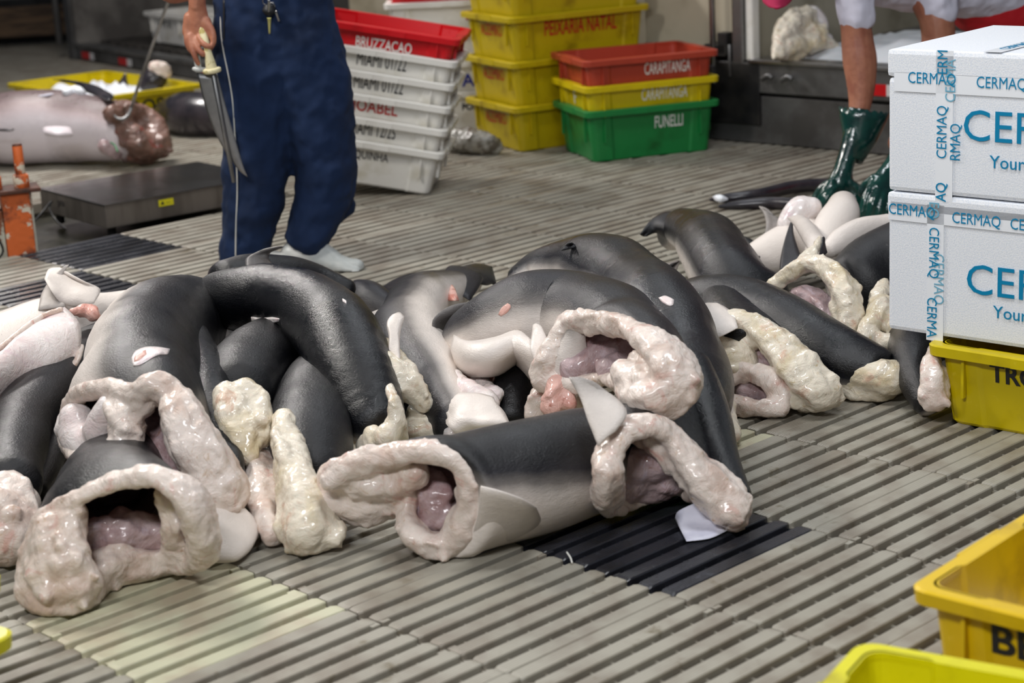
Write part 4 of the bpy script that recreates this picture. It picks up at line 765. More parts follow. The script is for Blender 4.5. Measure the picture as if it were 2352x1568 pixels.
flesh('belly_lobe', [[(1815, 520, .2, .05), (1838, 485, .25, .055), (1865, 478, .26, .04)]], r, 'membrane', d1=.006, d2=.001, d3=.001)
sheet('twisted_flap', [[(1808, 500, .24), (1830, 494, .26), (1850, 498, .26)], [(1825, 520, .24), (1852, 516, .26), (1880, 530, .25)], [(1845, 555, .22), (1875, 550, .24), (1905, 565, .22)], [(1865, 590, .2), (1890, 585, .2), (1912, 592, .19)]], .01, 'skin', r, .88)
r = carcass(1940, 570, 'pale rounded shark belly gripped by the dark green gloves')
skin('skin', [(1880, 590, .15, .05, .04), (1905, 545, .2, .07, .06), (1928, 500, .25, .075, .065), (1935, 470, .27, .055, .05)], (.5, 1, -.3), r, lo=-.3, hi=.3, tmin=.5, open_end=False, lining=False)
skin('belly_lobe', [(1905, 575, .22, .03, .03), (1935, 555, .24, .045, .04), (1985, 530, .26, .045, .04), (2040, 520, .26, .04, .04)], (0, 1, -.4), r, lo=-.3, hi=.3, tmin=.6, open_end=False, lining=False)
# ---- tails and small pieces at the back and in gaps
r = empty('shark_tail', Z(860, 730), 'round grey-brown tail stump behind the hooked dark body', 'fish', 'loose fins and tail pieces')
skin('skin', [(900, 720, .07, .05, .05), (850, 690, .1, .06, .055), (825, 680, .1, .05, .05)], (0, .2, 1), r, lo=.2, hi=1.2, tmin=.3, open_end=False, lining=False)
fin('fin', (870, 665, .09), (900, 690, .08), (965, 628, .11), r, .25, .01, (0, -8))
r = empty('shark_tail', Z(820, 715), 'dark tail tip with a pale wedge beside the hooked dark body', 'fish', 'loose fins and tail pieces')
fin('fin', (790, 740, .12), (850, 760, .1), (872, 712, .16), r, .75, .008)
fin('dark_fin', (780, 690, .14), (840, 740, .12), (905, 760, .1), r, .05, .02)
r = empty('shark_tail', Z(1740, 570), 'small dark tail lump behind the heap left of the curved grey fin', 'fish', 'loose fins and tail pieces')
skin('skin', [(1690, 560, .05, .04, .04), (1710, 565, .06, .04, .04), (1740, 580, .05, .03, .03)], (0, 0, 1), r, lo=.6, hi=1.4, open_end=False, lining=False)
for k, (pp, lb, mt) in enumerate(([[(970, 940, .08, .04), (965, 990, .05, .045), (990, 1000, .04, .03)], 'pale flesh lump left of the folded white skin in the middle of the heap', 'flesh_cream'],
    [[(800, 985, .12, .02), (795, 1015, .08, .025), (820, 1035, .05, .03), (800, 1050, .05, .03)], 'pale green-white flesh scrap between the flesh stalk and the hooked body', 'flesh_cream'],
    [[(1225, 950, .09, .03), (1240, 915, .13, .03), (1260, 885, .16, .025)], 'pinkish flesh piece right of the glossy black body end', 'flesh'],
    [[(1040, 1000, .05, .03), (1100, 985, .06, .03), (1150, 975, .07, .025)], 'white flesh strip under the folded skin behind the foreground trunk', 'membrane'],
    [[(1290, 930, .1, .03), (1330, 920, .12, .03)], 'small flesh scrap under the great arched cut', 'flesh'])):
    o = flesh('flesh_scrap', [pp], None, mt); tagit(o, lb, 'flesh', 'loose flesh scraps')
# ------------------------------------------------------------------ foam boxes with printed tape
A_ = Vector((1.034, 4.968, .222)); BX = Vector((cos(radians(-41.9)), sin(radians(-41.9)), 0)); BN = Vector((BX.y, -BX.x, 0)); BN = Vector((-sin(radians(-41.9)), cos(radians(-41.9)), 0)) * -1
BY = -BN
def facepx(px, py):                     # photo point -> (along, up) on the boxes' front plane
    d = ray(px, py); t = (A_ - CAM).dot(BN) / d.dot(BN); q = CAM + d * t; return (q - A_).dot(BX), q.z
def foam_box(z0, H, label, lh):
    r = empty('foam_box', (A_.x, A_.y, z0), label, 'box', 'white foam fish boxes', rot=(0, 0, radians(-41.9)))
    MB().box((.42, .29, (H - lh) / 2), (.84, .58, H - lh - .002)).done('box_body', M['foam'], r, False, sm=False, bev=.012)
    MB().box((.42, .29, H - lh / 2), (.846, .586, lh - .002)).done('lid', M['foam'], r, False, bev=.012)
    return r
zm = facepx(2042, 438)[1]; zt = facepx(2053, 112)[1]
lo = foam_box(.235, zm - .236, 'lower white foam box with blue printing, standing on the yellow crate', .06)
up = foam_box(zm, zt - zm, 'upper white foam box with blue printing, topmost at the right', .075)
def facetext(s, px, py, cap, root, ink='ink_teal', vertical=0, anchor='C', sq=1.0, bold=.0003, side=.0):
    u, z = facepx(px, py); size = cap / .70
    w = text_mesh(s, size, squeeze=sq, bold=bold); xs = [v.co.x for v in w.vertices]; wd = max(xs) - min(xs)
    if anchor == 'L': u += wd / 2
    c = (u, -.0035 - side, z - root.location.z); x = {0: (1, 0, 0), 1: (0, 0, 1), -1: (0, 0, -1)}[vertical]
    put_text(s, size, c, x, (0, -1, 0), M[ink], root, sq, bold=bold, name='printing').name = 'printing'
for bx, pts in ((up, ((2215, 290), (2275, 372))), (lo, ((2222, 642), (2283, 716)))):
    facetext('CERMAQ', *pts[0], .081, bx, anchor='L', sq=1.04, bold=.0022); facetext('Your s', *pts[1], .033, bx, anchor='L', bold=.0002)
def strip(name, p0, p1, w, root, vert=False, off=.0027):
    u0, z0 = facepx(*p0); u1, z1 = facepx(*p1); zz_ = root.location.z
    if vert: MB().box(((u0 + u1) / 2, -off, (z0 + z1) / 2 - zz_), (w, .0006, abs(z0 - z1))).done(name, M['tape'], root, False)
    else: MB().box(((u0 + u1) / 2, -off, (z0 + z1) / 2 - zz_), (abs(u1 - u0), .0006, w)).done(name, M['tape'], root, False)
strip('tape', (2055, 176), (2560, 225), .05, up); strip('tape', (2042, 478), (2560, 540), .05, lo); strip('tape', (2172, 116), (2168, 462), .05, up, True); strip('tape', (2150, 470), (2148, 782), .05, lo, True)
sp = .0295
for s, px, py, v, bx, ink in (('CERMAQ', 2142, 181, 0, up, 'ink_teal'), ('CERMAQ', 2302, 192, 0, up, 'ink_teal'), ('CERMAQ', 2166, 303, 1, up, 'ink_teal'), ('RMAQ', 2197, 326, 1, up, 'ink_teal'), ('AQ', 2164, 440, 1, up, 'ink_teal'), ('ERM', 2168, 142, 1, up, 'ink_teal'),
    ('CEPMA', 2186, 185, 1, up, 'ink_teal_pale'), ('CERMAQ', 2096, 484, 0, lo, 'ink_teal'), ('CERMAQ', 2244, 505, 0, lo, 'ink_teal'), ('CERMAQ', 2380, 520, 0, lo, 'ink_teal'), ('CERMAQ', 2146, 580, -1, lo, 'ink_teal'), ('CERMA', 2141, 728, -1, lo, 'ink_teal'), ('CERMAQ', 2157, 640, -1, lo, 'ink_teal_pale'), ('EQ', 2146, 482, -1, lo, 'ink_teal_pale')):
    facetext(s.replace('CEPMA', 'CERMA'), px, py, sp, bx, ink, v, side=.0006 if ink == 'ink_teal' else 0, sq=.82)
# tape over the top face
tp = Matrix.Rotation(radians(58), 4, 'Z')
H_ = zt - zm
MB().box((.30, .29, H_ + .0016), (.05, .584, .0006)).done('tape', M['tape'], up, False)
for k, x in enumerate((.13, .29, .45)): put_text('CERMAQ', sp / .7, (.30, x, H_ + .0019), (0, 1, 0), (0, 0, 1), M['ink_teal'], up, .85, bold=.0003).name = 'printing'
crate(Vector((1.173, 4.842)), radians(-43), (.62, .42, .225), M['yellowb'] if False else M['yellow'], 'yellow fish crate carrying the two foam boxes, lettered TRO', texts=[('L', 'TROP', .07, .215, .16, 'ink_black', 1, .002)], name='fish_crate')
# ------------------------------------------------------------------ crates in the foreground
crate(Vector((.765, 3.185)), radians(-42.4), (.62, .44, .24), M['amber'], 'yellow fish crate lettered BE at the lower right with ice inside', texts=[('L', 'BEL', .078, .168, .160, 'ink_black', 1.15, .002)])
fx = Vector((cos(radians(-31.2)), sin(radians(-31.2)))); fy = Vector((-fx.y, fx.x)); q = Z(1975, 1468, .215); crate(Vector((q.x, q.y)) + fx * .048 - fy * .488, radians(-31.2), (.62, .44, .215), M['yellowb'], 'greenish yellow fish crate at the bottom right corner of the picture')
q = Z(22, 1448, .24); ex = Vector((cos(radians(-30)), sin(radians(-30)))); ey = Vector((-ex.y, ex.x)); q = Vector((q.x, q.y)) - ex * .636 - ey * .456
crate(q, radians(-30), (.60, .42, .24), M['yellowb'], 'lower of two nested yellow crates, only a rim corner showing at the left edge', 'crates at the left edge')
crate((q.x - .008, q.y), radians(-30), (.60, .42, .24), M['yellowb'], 'upper of two nested yellow crates, only a rim corner showing at the left edge', 'crates at the left edge', z=.112)
M['ice'] = mat('ice', srgb(236, 240, 246), .35, bump=.3, bscale=60, sss=.1)
def pile(name, c, sx, sy, h, mt, label, cat, seed=0, yaw=0, kind='stuff', rough=.02):
    n = 22; V = []; F = []; cy, sy_ = cos(yaw), sin(yaw)
    for i in range(n + 1):
        for j in range(n + 1):
            x, y = (i / n - .5) * 2, (j / n - .5) * 2; e = max(0, 1 - max(abs(x), abs(y)) ** 4)
            p = Vector((x * sx * 9 + seed, y * sy * 9, seed)); z = h * e * (.55 + .5 * noise.noise(p)) + rough * noise.noise(p * 3.3) * e
            V.append((c[0] + x * sx * cy - y * sy * sy_, c[1] + x * sx * sy_ + y * sy * cy, c[2] + max(0, z)))
    for i in range(n):
        for j in range(n): a = i * (n + 1) + j; F.append((a, a + n + 1, a + n + 2, a + 1))
    o = mk(name, V, F, mt); return tagit(o, label, cat, None, kind)
cc = Vector((.765, 3.185)) + Vector((cos(radians(-42.4)), sin(radians(-42.4)))) * .31 + Vector((-sin(radians(-42.4)), cos(radians(-42.4)))) * .22
pile('crushed_ice', (cc.x, cc.y, .05), .28, .19, .10, M['ice'], 'crushed ice inside the yellow crate at the lower right', 'ice', 2, radians(-42.4))
# ------------------------------------------------------------------ paper on the black tile
M['paper'] = mat('white_paper', srgb(226, 226, 240), .8, col2=srgb(206, 206, 224), scale=14)
o = sheet('paper_sheet', [[(1612, 1148, .055), (1560, 1172, .04), (1550, 1190, .006)], [(1640, 1175, .03), (1600, 1200, .012), (1564, 1218, .006)], [(1671, 1218, .006), (1630, 1236, .006), (1577, 1243, .006)]], .0008, 'paper', None)
tagit(o, 'crumpled white paper sheet lying on the black floor tile', 'paper')
rod('fish_bone', [tuple(Z(1302, 1268, .012)), tuple(Z(1310, 1280, .01)), tuple(Z(1314, 1292, .006))], .0022, M['white'], None); bpy.data.objects['fish_bone']['label'] = 'thin white fish bone on the left edge of the black tile'; bpy.data.objects['fish_bone']['category'] = 'bone'
# ------------------------------------------------------------------ yellow crate with ice, upper left
ic = crate(Vector((-3.03, 11.86)), radians(-52), (1.16, .60, .24), M['yellow'], 'yellow crate full of ice and fish behind the tuna, lettered OSA', texts=[('E', 'ROSA', .12, .33, .14, 'ink_black', 1, .002)])
x_ = Vector((cos(radians(-52)), sin(radians(-52)))); y_ = Vector((-x_.y, x_.x)); cc = Vector((-3.03, 11.86)) + x_ * .58 + y_ * .3
pile('crushed_ice', (cc.x, cc.y, .12), .54, .26, .15, M['ice'], 'heap of crushed ice in the yellow crate behind the tuna', 'ice', 5, radians(-52), rough=.05)
M['darkfish'] = mat('dark_fish_skin', srgb(36, 34, 40), .3, col2=srgb(62, 56, 60), scale=6, coat=.3, bump=.15)
r = empty('cut_fish', Z(365, 200, 0), 'dark fish chunk with pink cut top sticking out of the ice crate', 'fish')
rod('fish_body', [tuple(Y(340, 205, 11.5)), tuple(Y(352, 185, 11.5)), tuple(Y(370, 172, 11.5))], [.07, .075, .06], M['darkfish'], r, 14)
flesh('cut_flesh', [[(*Y(352, 152, 11.45), .035), (*Y(372, 158, 11.45), .045), (*Y(385, 168, 11.45), .03)]], r, 'flesh', world=True)
r2 = empty('fish_tail_fin', Z(290, 190, .1), 'grey triangular fish fin standing in the ice', 'fish'); sheet('fin', [[tuple(Y(262, 200, 11.6)), tuple(Y(278, 204, 11.6)), tuple(Y(296, 204, 11.6))], [tuple(Y(276, 184, 11.6)), tuple(Y(283, 184, 11.6)), tuple(Y(292, 184, 11.6))], [tuple(Y(286, 168, 11.6)), tuple(Y(288, 168, 11.6)), tuple(Y(290, 168, 11.6))]], .008, 'darkfish', r2) if False else None
def P3w(p): return Vector(p[:3])
def wsheet(name, rows, t, mt, root, tone=None, **k):
    global P3
    old = P3; P3 = P3w
    try: return sheet(name, [[tuple(c) for c in r_] for r_ in rows], t, mt, root, tone, **k)
    finally: P3 = old
wsheet('fin', [[Y(262, 200, 11.5), Y(278, 204, 11.5), Y(296, 204, 11.5)], [Y(276, 184, 11.5), Y(283, 184, 11.5), Y(292, 184, 11.5)], [Y(286, 168, 11.5), Y(288, 168, 11.5), Y(290, 168, 11.5)]], .008, 'darkfish', r2)
o = rod('dark_fish', [tuple(Z(380, 262, .09)), tuple(Z(430, 262, .12)), tuple(Z(500, 268, .11)), tuple(Z(580, 280, .08))], [.08, .13, .12, .07], M['darkfish'], None, 20); tagit(o, 'dark glossy fish on the floor between the yellow ice crate and the worker', 'fish')
# ------------------------------------------------------------------ tuna with gaff
M['tuna'] = skin_material('tuna_skin', srgb(120, 104, 104), srgb(168, 150, 150), srgb(208, 192, 194), srgb(240, 230, 234), .3)
r = empty('tuna', Z(150, 370), 'big silvery pink tuna lying belly out at the left, head cut raw', 'fish')
skin('tuna_body', [(-190, 290, .16, .10, .12), (-90, 292, .19, .15, .17), (30, 295, .2, .175, .195), (140, 290, .2, .175, .195), (230, 295, .195, .165, .175), (285, 305, .18, .13, .14)], (0, .35, .9), r, 'tuna', lo=.12, hi=.6, open_end=False, lining=False, n=40)
M['rawhead'] = flesh_material('raw_head', srgb(132, 100, 88), srgb(96, 70, 58), srgb(168, 70, 62), srgb(70, 58, 48))
flesh('raw_head', [[(255, 262, .3, .05), (300, 262, .27, .07), (345, 290, .2, .08), (370, 330, .12, .06)], [(290, 300, .2, .07), (330, 330, .13, .07), (372, 325, .1, .05)], [(280, 345, .08, .05), (330, 355, .06, .05), (370, 345, .06, .045)], [(240, 250, .3, .04), (270, 250, .3, .05)]], r, 'rawhead', d1=.03, d2=.015, d3=.012, vox=.01)
flesh('jaw', [[(240, 335, .13, .04), (262, 345, .1, .04), (290, 352, .07, .035), (320, 362, .04, .03)]], r, 'cavity', vox=.009)
sheet('pectoral_fin', [[(250, 232, .36), (230, 225, .36), (190, 208, .37)], [(262, 222, .37), (225, 204, .39), (165, 188, .41)], [(245, 216, .38), (200, 194, .4), (122, 182, .43)]], .01, 'darkfish', r)
sheet('pelvic_fin', [[(98, 296, .285), (130, 293, .29), (165, 296, .28)], [(100, 306, .275), (130, 311, .27), (168, 310, .26)]], .016, 'tuna', r, 1.0)
sheet('anal_groove', [[(-20, 297, .265), (10, 297, .265), (34, 297, .26)], [(-20, 300, .26), (10, 300, .26), (30, 299, .26)]], .006, 'darkfish', r)
M['greentie'] = mat('green_tie', srgb(10, 130, 70), .4); rod('plastic_tie', [tuple(Z(254, 327, .19)), tuple(Z(264, 334, .175)), tuple(Z(270, 348, .15))], .004, M['greentie'], r)
o = sheet('paper_scrap', [[(62, 220, .38), (100, 212, .385), (142, 206, .39)], [(75, 222, .375), (110, 219, .38), (125, 214, .385)]], .002, 'paper', None); tagit(o, 'long white paper scrap on top of the tuna', 'paper')
o = flesh('ice_lump', [[(152, 214, .385, .022), (172, 208, .39, .028), (188, 214, .38, .022)]], None, 'ice', d1=.02); tagit(o, 'small lump of ice on the tuna beside its fin', 'ice')
g = empty('gaff_hook', Y(300, 240, 9.6), 'long steel gaff hooked into the tuna head', 'tool')
rod('shaft', [tuple(Y(402, -40, 8.9)), tuple(Y(352, 98, 9.25)), tuple(Y(320, 190, 9.5)), tuple(Y(302, 246, 9.62))], .0085, M['steel'], g)
rod('hook', [tuple(Y(302, 246, 9.62)), tuple(Y(296, 262, 9.6)), tuple(Y(284, 273, 9.58)), tuple(Y(270, 272, 9.58)), tuple(Y(262, 264, 9.62))], [.009, .009, .009, .008, .004], M['steel'], g)
# ------------------------------------------------------------------ platform scale
N_s = Vector((-1.757, 8.14)); ys = radians(38)
M['scaletop'] = mat('brushed_scale_plate', (.17, .165, .16, 1), .16, .9, col2=(.12, .118, .115, 1), scale=3, rough2=.26)
M['scaleside'] = mat('brushed_scale_side', srgb(120, 114, 108), .42, .5, col2=srgb(92, 86, 80), scale=5, stretch=(1, 1, .2))
r = empty('platform_scale', (N_s.x, N_s.y, 0), 'flat stainless platform scale on the floor between the rusty post and the worker', 'scale', rot=(0, 0, ys))
MB().box((.42, .33, .0585), (.84, .66, .103)).done('housing', M['scaleside'], r, False, bev=.004); MB().box((.42, .33, .1125), (.85, .67, .006)).done('weighing_plate', M['scaletop'], r, False, bev=.002)
for x in (.06, .78):
    for y in (.08, .6): rod('foot', [(x, y, -.05), (x, y, .04)], .02, M['blackmetal'], r, world=False)
MB().box((.30, -.0016, .078), (.075, .001, .03)).done('warning_sticker', mat('yellow_sticker', srgb(214, 205, 20), .5), r, False)
put_text('\u25b2 ---', .022, (.295, -.0024, .078), (1, 0, 0), (0, -1, 0), M['ink_black'], r)
put_text('prix', .05, (-.0015, .44, .072), (0, -1, 0), (-1, 0, 0), M['ink_black'], r, .9)
# ------------------------------------------------------------------ rusty post
M['rust'] = mat('flaking_orange_paint', srgb(204, 98, 40), .6, col2=srgb(120, 58, 32), scale=9, detail=7, lo=.46, hi=.62, col3=srgb(206, 196, 176), scale3=14, lo3=.56, hi3=.6, bump=.5, bscale=40)
M['rustdark'] = mat('dark_rust', srgb(88, 50, 34), .7, col2=srgb(52, 34, 26), scale=14, bump=.6, bscale=40)
M['rustpale'] = mat('flaking_pale_paint', srgb(196, 196, 180), .6, col2=srgb(134, 76, 44), scale=9, lo=.52, hi=.58, bump=.4)
pb = Z(48, 578); r = empty('bollard', (pb.x, pb.y, -.05), 'rusty orange machine post with two bolts, at the left edge beside the scale', 'post', rot=(0, 0, radians(20)))
MB().box((0, 0, .155), (.115, .115, .31)).done('column', M['rust'], r, False, bev=.006); MB().box((.062, .01, .17), (.012, .10, .27)).done('side_plate', M['rustpale'], r, False, bev=.003)
MB().box((.005, 0, .318), (.20, .16, .018)).done('flange', M['rustdark'], r, False, bev=.005)
for x, y, h in ((.035, -.02, .50), (-.075, .0, .50)):
    s_ = rod('bolt', [(x, y, .32), (x, y, h)], .021, M['rust'], r, world=False, n=14); rod('bolt_cap', [(x, y, h), (x, y, h + .006)], .02, M['rustdark'], r, world=False, n=14); rod('nut', [(x, y, .325), (x, y, .375)], .036, M['rust'], r, world=False, n=6)
MB().box((-.11, .02, .12), (.10, .13, .24)).done('side_block', M['rustpale'], r, False, bev=.004)
rod('cable', [(-.15, -.09, .56), (-.06, -.09, .46), (-.10, -.09, .36), (-.11, -.09, .2), (-.08, -.09, .08), (-.14, -.09, .03)], .005, M['blackmetal'], r, world=False)
o = rod('cable', [tuple(Z(72, 515, .03)), tuple(Z(95, 490, .05)), tuple(Z(118, 462, .09)), tuple(Z(114, 480, .06)), tuple(Z(128, 505, .02)), tuple(Z(150, 525, .0))], .0045, M['blackmetal'], None); tagit(o, 'thin black cable looping between the rusty post and the scale', 'cable')
M['conc'] = mat('rust_stained_concrete', srgb(82, 72, 60), .7, col2=srgb(60, 44, 32), scale=8, col3=srgb(120, 96, 52), scale3=16, lo3=.6, hi3=.7, bump=.6, bscale=30)
cp_ = pile('concrete_footing', (Z(70, 600).x - .02, Z(70, 600).y + .12, -.05), .36, .22, .055, M['conc'], 'rough stained concrete footing around the rusty post', 'concrete', 9, radians(38), kind=None)
# ------------------------------------------------------------------ slender black fish at the back
for pts, lb in (([(1632, 458, .02, .008), (1670, 455, .03, .022), (1740, 448, .035, .028), (1820, 430, .035, .03), (1900, 424, .03, .028), (1960, 430, .03, .02)], 'slender black fish with a bit of ice at its snout, rear one of two'), ([(1652, 474, .015, .008), (1700, 470, .02, .02), (1770, 466, .025, .026), (1860, 470, .025, .026), (1950, 470, .02, .018)], 'slender black fish, front one of the two left of the gloved hands')):
    V, F, _ = tubeVF([q[:3] for q in cr([tuple(Z(*p[:3])) + (p[3],) for p in pts], 6)], [q[3] for q in cr([tuple(Z(*p[:3])) + (p[3],) for p in pts], 6)], n=14); o = mk('slender_fish', V, F, M['darkfish']); tagit(o, lb, 'fish', 'slender black fish behind the heap')
o = flesh('ice_lump', [[(1638, 452, .04, .012), (1655, 456, .045, .02), (1668, 458, .04, .012)]], None, 'ice', d1=.02); tagit(o, 'small lump of ice at the snouts of the slender black fish', 'ice')
# fish in the right truck bay
r = empty('cut_fish', Y(1850, 120, 9.6), 'pale skinned fish lumps hanging over the sill of the right truck', 'fish')
flesh('fish_flesh', [[(*Y(1775, 138, 9.25), .012), (*Y(1795, 100, 9.35), .05), (*Y(1812, 66, 9.45), .065), (*Y(1850, 45, 9.6), .07)], [(*Y(1800, 110, 9.35), .06), (*Y(1840, 110, 9.4), .05), (*Y(1870, 70, 9.55), .06)], [(*Y(1850, 112, 9.4), .035), (*Y(1885, 98, 9.45), .035), (*Y(1922, 108, 9.5), .02)]], r, 'flesh_cream', world=True, vox=.009, d1=.04, d2=.012)
flesh('pale_skin', [[(*Y(1865, 38, 9.7), .06), (*Y(1880, 60, 9.65), .055)], [(*Y(1870, 75, 9.6), .045), (*Y(1900, 90, 9.6), .03)]], r, 'membrane', world=True, vox=.009)
tm = Matrix.LocRotScale(tr.location, tr.rotation_euler, None); q = tm @ Vector((1.25, .62, .415))
o = pile('crushed_ice', tuple(q), 1.0, .5, .13, M['ice'], 'bank of crushed ice on the floor of the right truck bay', 'ice', 11, tr.rotation_euler[2], rough=.03)
# plastic bag
M['bag'] = mat('clear_plastic', srgb(190, 188, 180), .18, col2=srgb(120, 112, 100), scale=16, lo=.45, hi=.6, bump=.8, bscale=30, trans=.35)
o = flesh('plastic_bag', [[(1035, 318, .06, .05), (1070, 322, .07, .065), (1110, 328, .06, .06), (1138, 335, .04, .04)], [(1030, 335, .03, .04), (1135, 340, .03, .035)]], None, 'bag', d1=.03, d2=.02, d3=.015, vox=.01); tagit(o, 'crumpled clear plastic bag on the floor between the white and yellow stacks', 'bag')
# ------------------------------------------------------------------ standing worker
M['navy'] = mat('navy_cloth', srgb(4, 33, 70), .9, col2=srgb(2, 26, 58), scale=4, bump=.15, bscale=300)
M['skin_h'] = mat('human_skin', srgb(178, 118, 92), .5, col2=srgb(152, 92, 72), scale=10, bump=.2, bscale=90, sss=.12)
M['rubber'] = mat('white_rubber', srgb(216, 214, 208), .38, col2=srgb(180, 184, 182), scale=6, bump=.05)
M['shirt'] = mat('pale_shirt', srgb(206, 204, 216), .85, bump=.15, bscale=120); M['hair'] = mat('dark_hair', (.02, .014, .01, 1), .6)
def YY(px, py, y, r, r2=None): return (*Y(px, py, y), r, r2 if r2 else r)
def foldtube(strands, root, name, mt, vox=.011, d1=.03, dr=.012, zc=-1, d2=0, d3=0): return flesh(name, strands, root, mt, vox=vox, d1=d1, d2=d2, d3=d3, dr=dr, world=True, zclip=zc, sm=4)
w1 = empty('person', (-.9, 7.2, 0), 'worker standing in navy trousers and white rubber shoes, holding a knife and sharpening steel', 'person')
YB = 7.2
foldtube([[YY(585, -60, YB, .15, .13), YY(588, 60, YB, .165, .14), YY(590, 200, YB, .158, .14), YY(590, 330, YB, .138, .13), YY(583, 440, YB, .125, .12), YY(572, 520, YB, .105, .11), YY(560, 585, YB, .105, .105)],
          [YY(672, -60, YB, .15, .13), YY(680, 60, YB, .155, .14), YY(712, 180, YB, .158, .14), YY(735, 290, YB, .138, .13), YY(748, 380, YB, .125, .12), YY(742, 450, YB, .115, .12), YY(724, 500, YB - .02, .102, .10), YY(708, 536, YB - .05, .098, .085)],
          [YY(620, -100, YB, .17, .13), YY(630, 0, YB, .18, .14), YY(640, 130, YB, .16, .13)], [YY(790, 470, YB + .06, .05, .05), YY(760, 490, YB + .03, .06, .06)]], w1, 'trousers', 'navy', d1=.03, dr=.008)
tro = bpy.data.objects['trousers']
from mathutils.bvhtree import BVHTree
bv = BVHTree.FromPolygons([v.co.copy() for v in tro.data.vertices], [tuple(p.vertices) for p in tro.data.polygons])
def onsurf(px, py, off=.0015):
    d = ray(px, py).normalized(); h = bv.ray_cast(CAM, d); return (h[0] - d * off) if h[0] is not None else Y(px, py, YB - .14)
rod('piping', [tuple(onsurf(*p)) for p in ((508, -20), (507, 60), (512, 110), (524, 170), (534, 230), (539, 300), (543, 370), (545, 440), (542, 520), (541, 590))], .0028, M['rubber'], w1, 8)
wsheet('pocket_slit', [[onsurf(512, 0), onsurf(513, 90)], [onsurf(516, 0), onsurf(515, 92)]], .002, 'ink_black', w1)
foldtube([[(-.93, 7.22, 1.16, .17, .13), (-.92, 7.22, 1.26, .185, .13), (-.92, 7.24, 1.38, .19, .12), (-.92, 7.24, 1.46, .10, .09)], [(-1.1, 7.22, 1.40, .07, .07), (-1.18, 7.2, 1.28, .055, .055), (-1.19, 7.12, 1.2, .05, .05)], [(-.74, 7.22, 1.40, .07, .07), (-.66, 7.2, 1.26, .055, .055), (-.66, 7.08, 1.18, .05, .05)]], w1, 'shirt', 'shirt', d1=.015, dr=.006)
def hand_curl(): pass
HY = 7.0
body = [[(-.92, 7.24, 1.42, .055, .055), (-.92, 7.23, 1.52, .055, .055)], [(-.92, 7.22, 1.56, .07, .085), (-.92, 7.21, 1.63, .078, .095), (-.92, 7.22, 1.70, .07, .085)], [(-.92, 7.12, 1.6, .014, .02), (-.92, 7.10, 1.58, .012, .014)], [(-1.0, 7.23, 1.6, .01, .018), (-1.0, 7.24, 1.62, .01, .02)], [(-.84, 7.23, 1.6, .01, .018), (-.84, 7.24, 1.62, .01, .02)],
        [(-1.19, 7.12, 1.2, .045, .045), (-1.2, 7.06, 1.1, .042, .042), YY(447, -20, HY, .034, .034), YY(453, 15, HY, .031, .038)],
        [YY(453, 10, HY, .032, .034), YY(456, 50, HY, .040, .032), YY(455, 85, HY, .042, .028)],
        [YY(470, 50, HY - .01, .026, .022), YY(480, 80, HY - .015, .022, .02)], [YY(436, 40, HY, .024, .024), YY(432, 75, HY, .022, .02)],
        [(-.66, 7.10, 1.18, .042, .042), (-.72, 6.98, 1.2, .036, .036), (-.80, 6.95, 1.24, .03, .04), (-.84, 6.97, 1.27, .03, .035)]]
fing = [[YY(437, 82, HY - .02, .012), YY(440, 106, HY - .035, .0115), YY(447, 128, HY - .04, .0105), YY(455, 146, HY - .035, .0095)],
        [YY(446, 90, HY - .025, .012), YY(455, 112, HY - .045, .0115), YY(468, 125, HY - .05, .0105), YY(476, 118, HY - .03, .009)],
        [YY(430, 70, HY - .01, .012), YY(430, 98, HY - .02, .0115), YY(440, 118, HY - .02, .0105), YY(455, 122, HY - .005, .009)],
        [YY(458, 86, HY - .03, .012), YY(470, 102, HY - .05, .0115), YY(482, 108, HY - .045, .0105), YY(487, 98, HY - .02, .009)],
        [YY(474, 50, HY - .015, .016), YY(487, 72, HY - .025, .0135), YY(490, 95, HY - .03, .012), YY(483, 112, HY - .03, .010)]]
flesh('body', body + fing, w1, 'skin_h', vox=.0042, d1=.002, d2=0, d3=.0015, dr=0, world=True, zclip=-1, sm=3)
flesh('hair', [[(-.92, 7.25, 1.66, .082, .09), (-.92, 7.24, 1.72, .07, .085)]], w1, 'hair', vox=.008, d1=.01, d2=0, d3=0, dr=0, world=True, zclip=-1)
for sx in (-.03, .03): rod('eye', [(-.92 + sx, 7.128, 1.635), (-.92 + sx, 7.126, 1.635)], .010, M['hair'], w1)
rod('mouth', [(-.94, 7.128, 1.555), (-.92, 7.122, 1.553), (-.90, 7.128, 1.555)], .005, M['redflesh'], w1)
SY = 7.13
for nm, k in (('shoe', 0), ('shoe', 1)):
    if k == 0: st = [[YY(712, 545, SY + .09, .048, .045), YY(702, 560, SY + .06, .052, .048), YY(690, 580, SY + .02, .052, .05)], [YY(668, 582, SY + .02, .046, .05), YY(722, 590, SY + .01, .046, .052), YY(780, 607, SY - .02, .036, .05), YY(822, 618, SY - .04, .027, .045)], [YY(706, 562, SY + .03, .045, .045), YY(735, 578, SY + .01, .045, .045), YY(765, 595, SY - .01, .036, .045)]]
    else: st = [[YY(560, 570, 7.2, .055, .05), YY(560, 620, 7.2, .05, .05)], [(-1.05, 7.2, .04, .045), (-.95, 7.16, .045, .045), (-.86, 7.12, .035, .04)]]
    flesh('shoe', st, w1, 'rubber', vox=.007, d1=.004, d2=0, d3=0, dr=0, world=True, zclip=.004)
    q = st[1]; flesh('sole', [[(p[0], p[1], .014, p[3] * 1.08) for p in q]], w1, 'rubber', vox=.006, d1=0, d2=0, d3=.002, dr=.0, world=True, zclip=.003)
kx = [onsurf(*p, .012) for p in ((612, 2), (616, 22), (618, 40), (618, 78), (634, 30), (640, 48))]
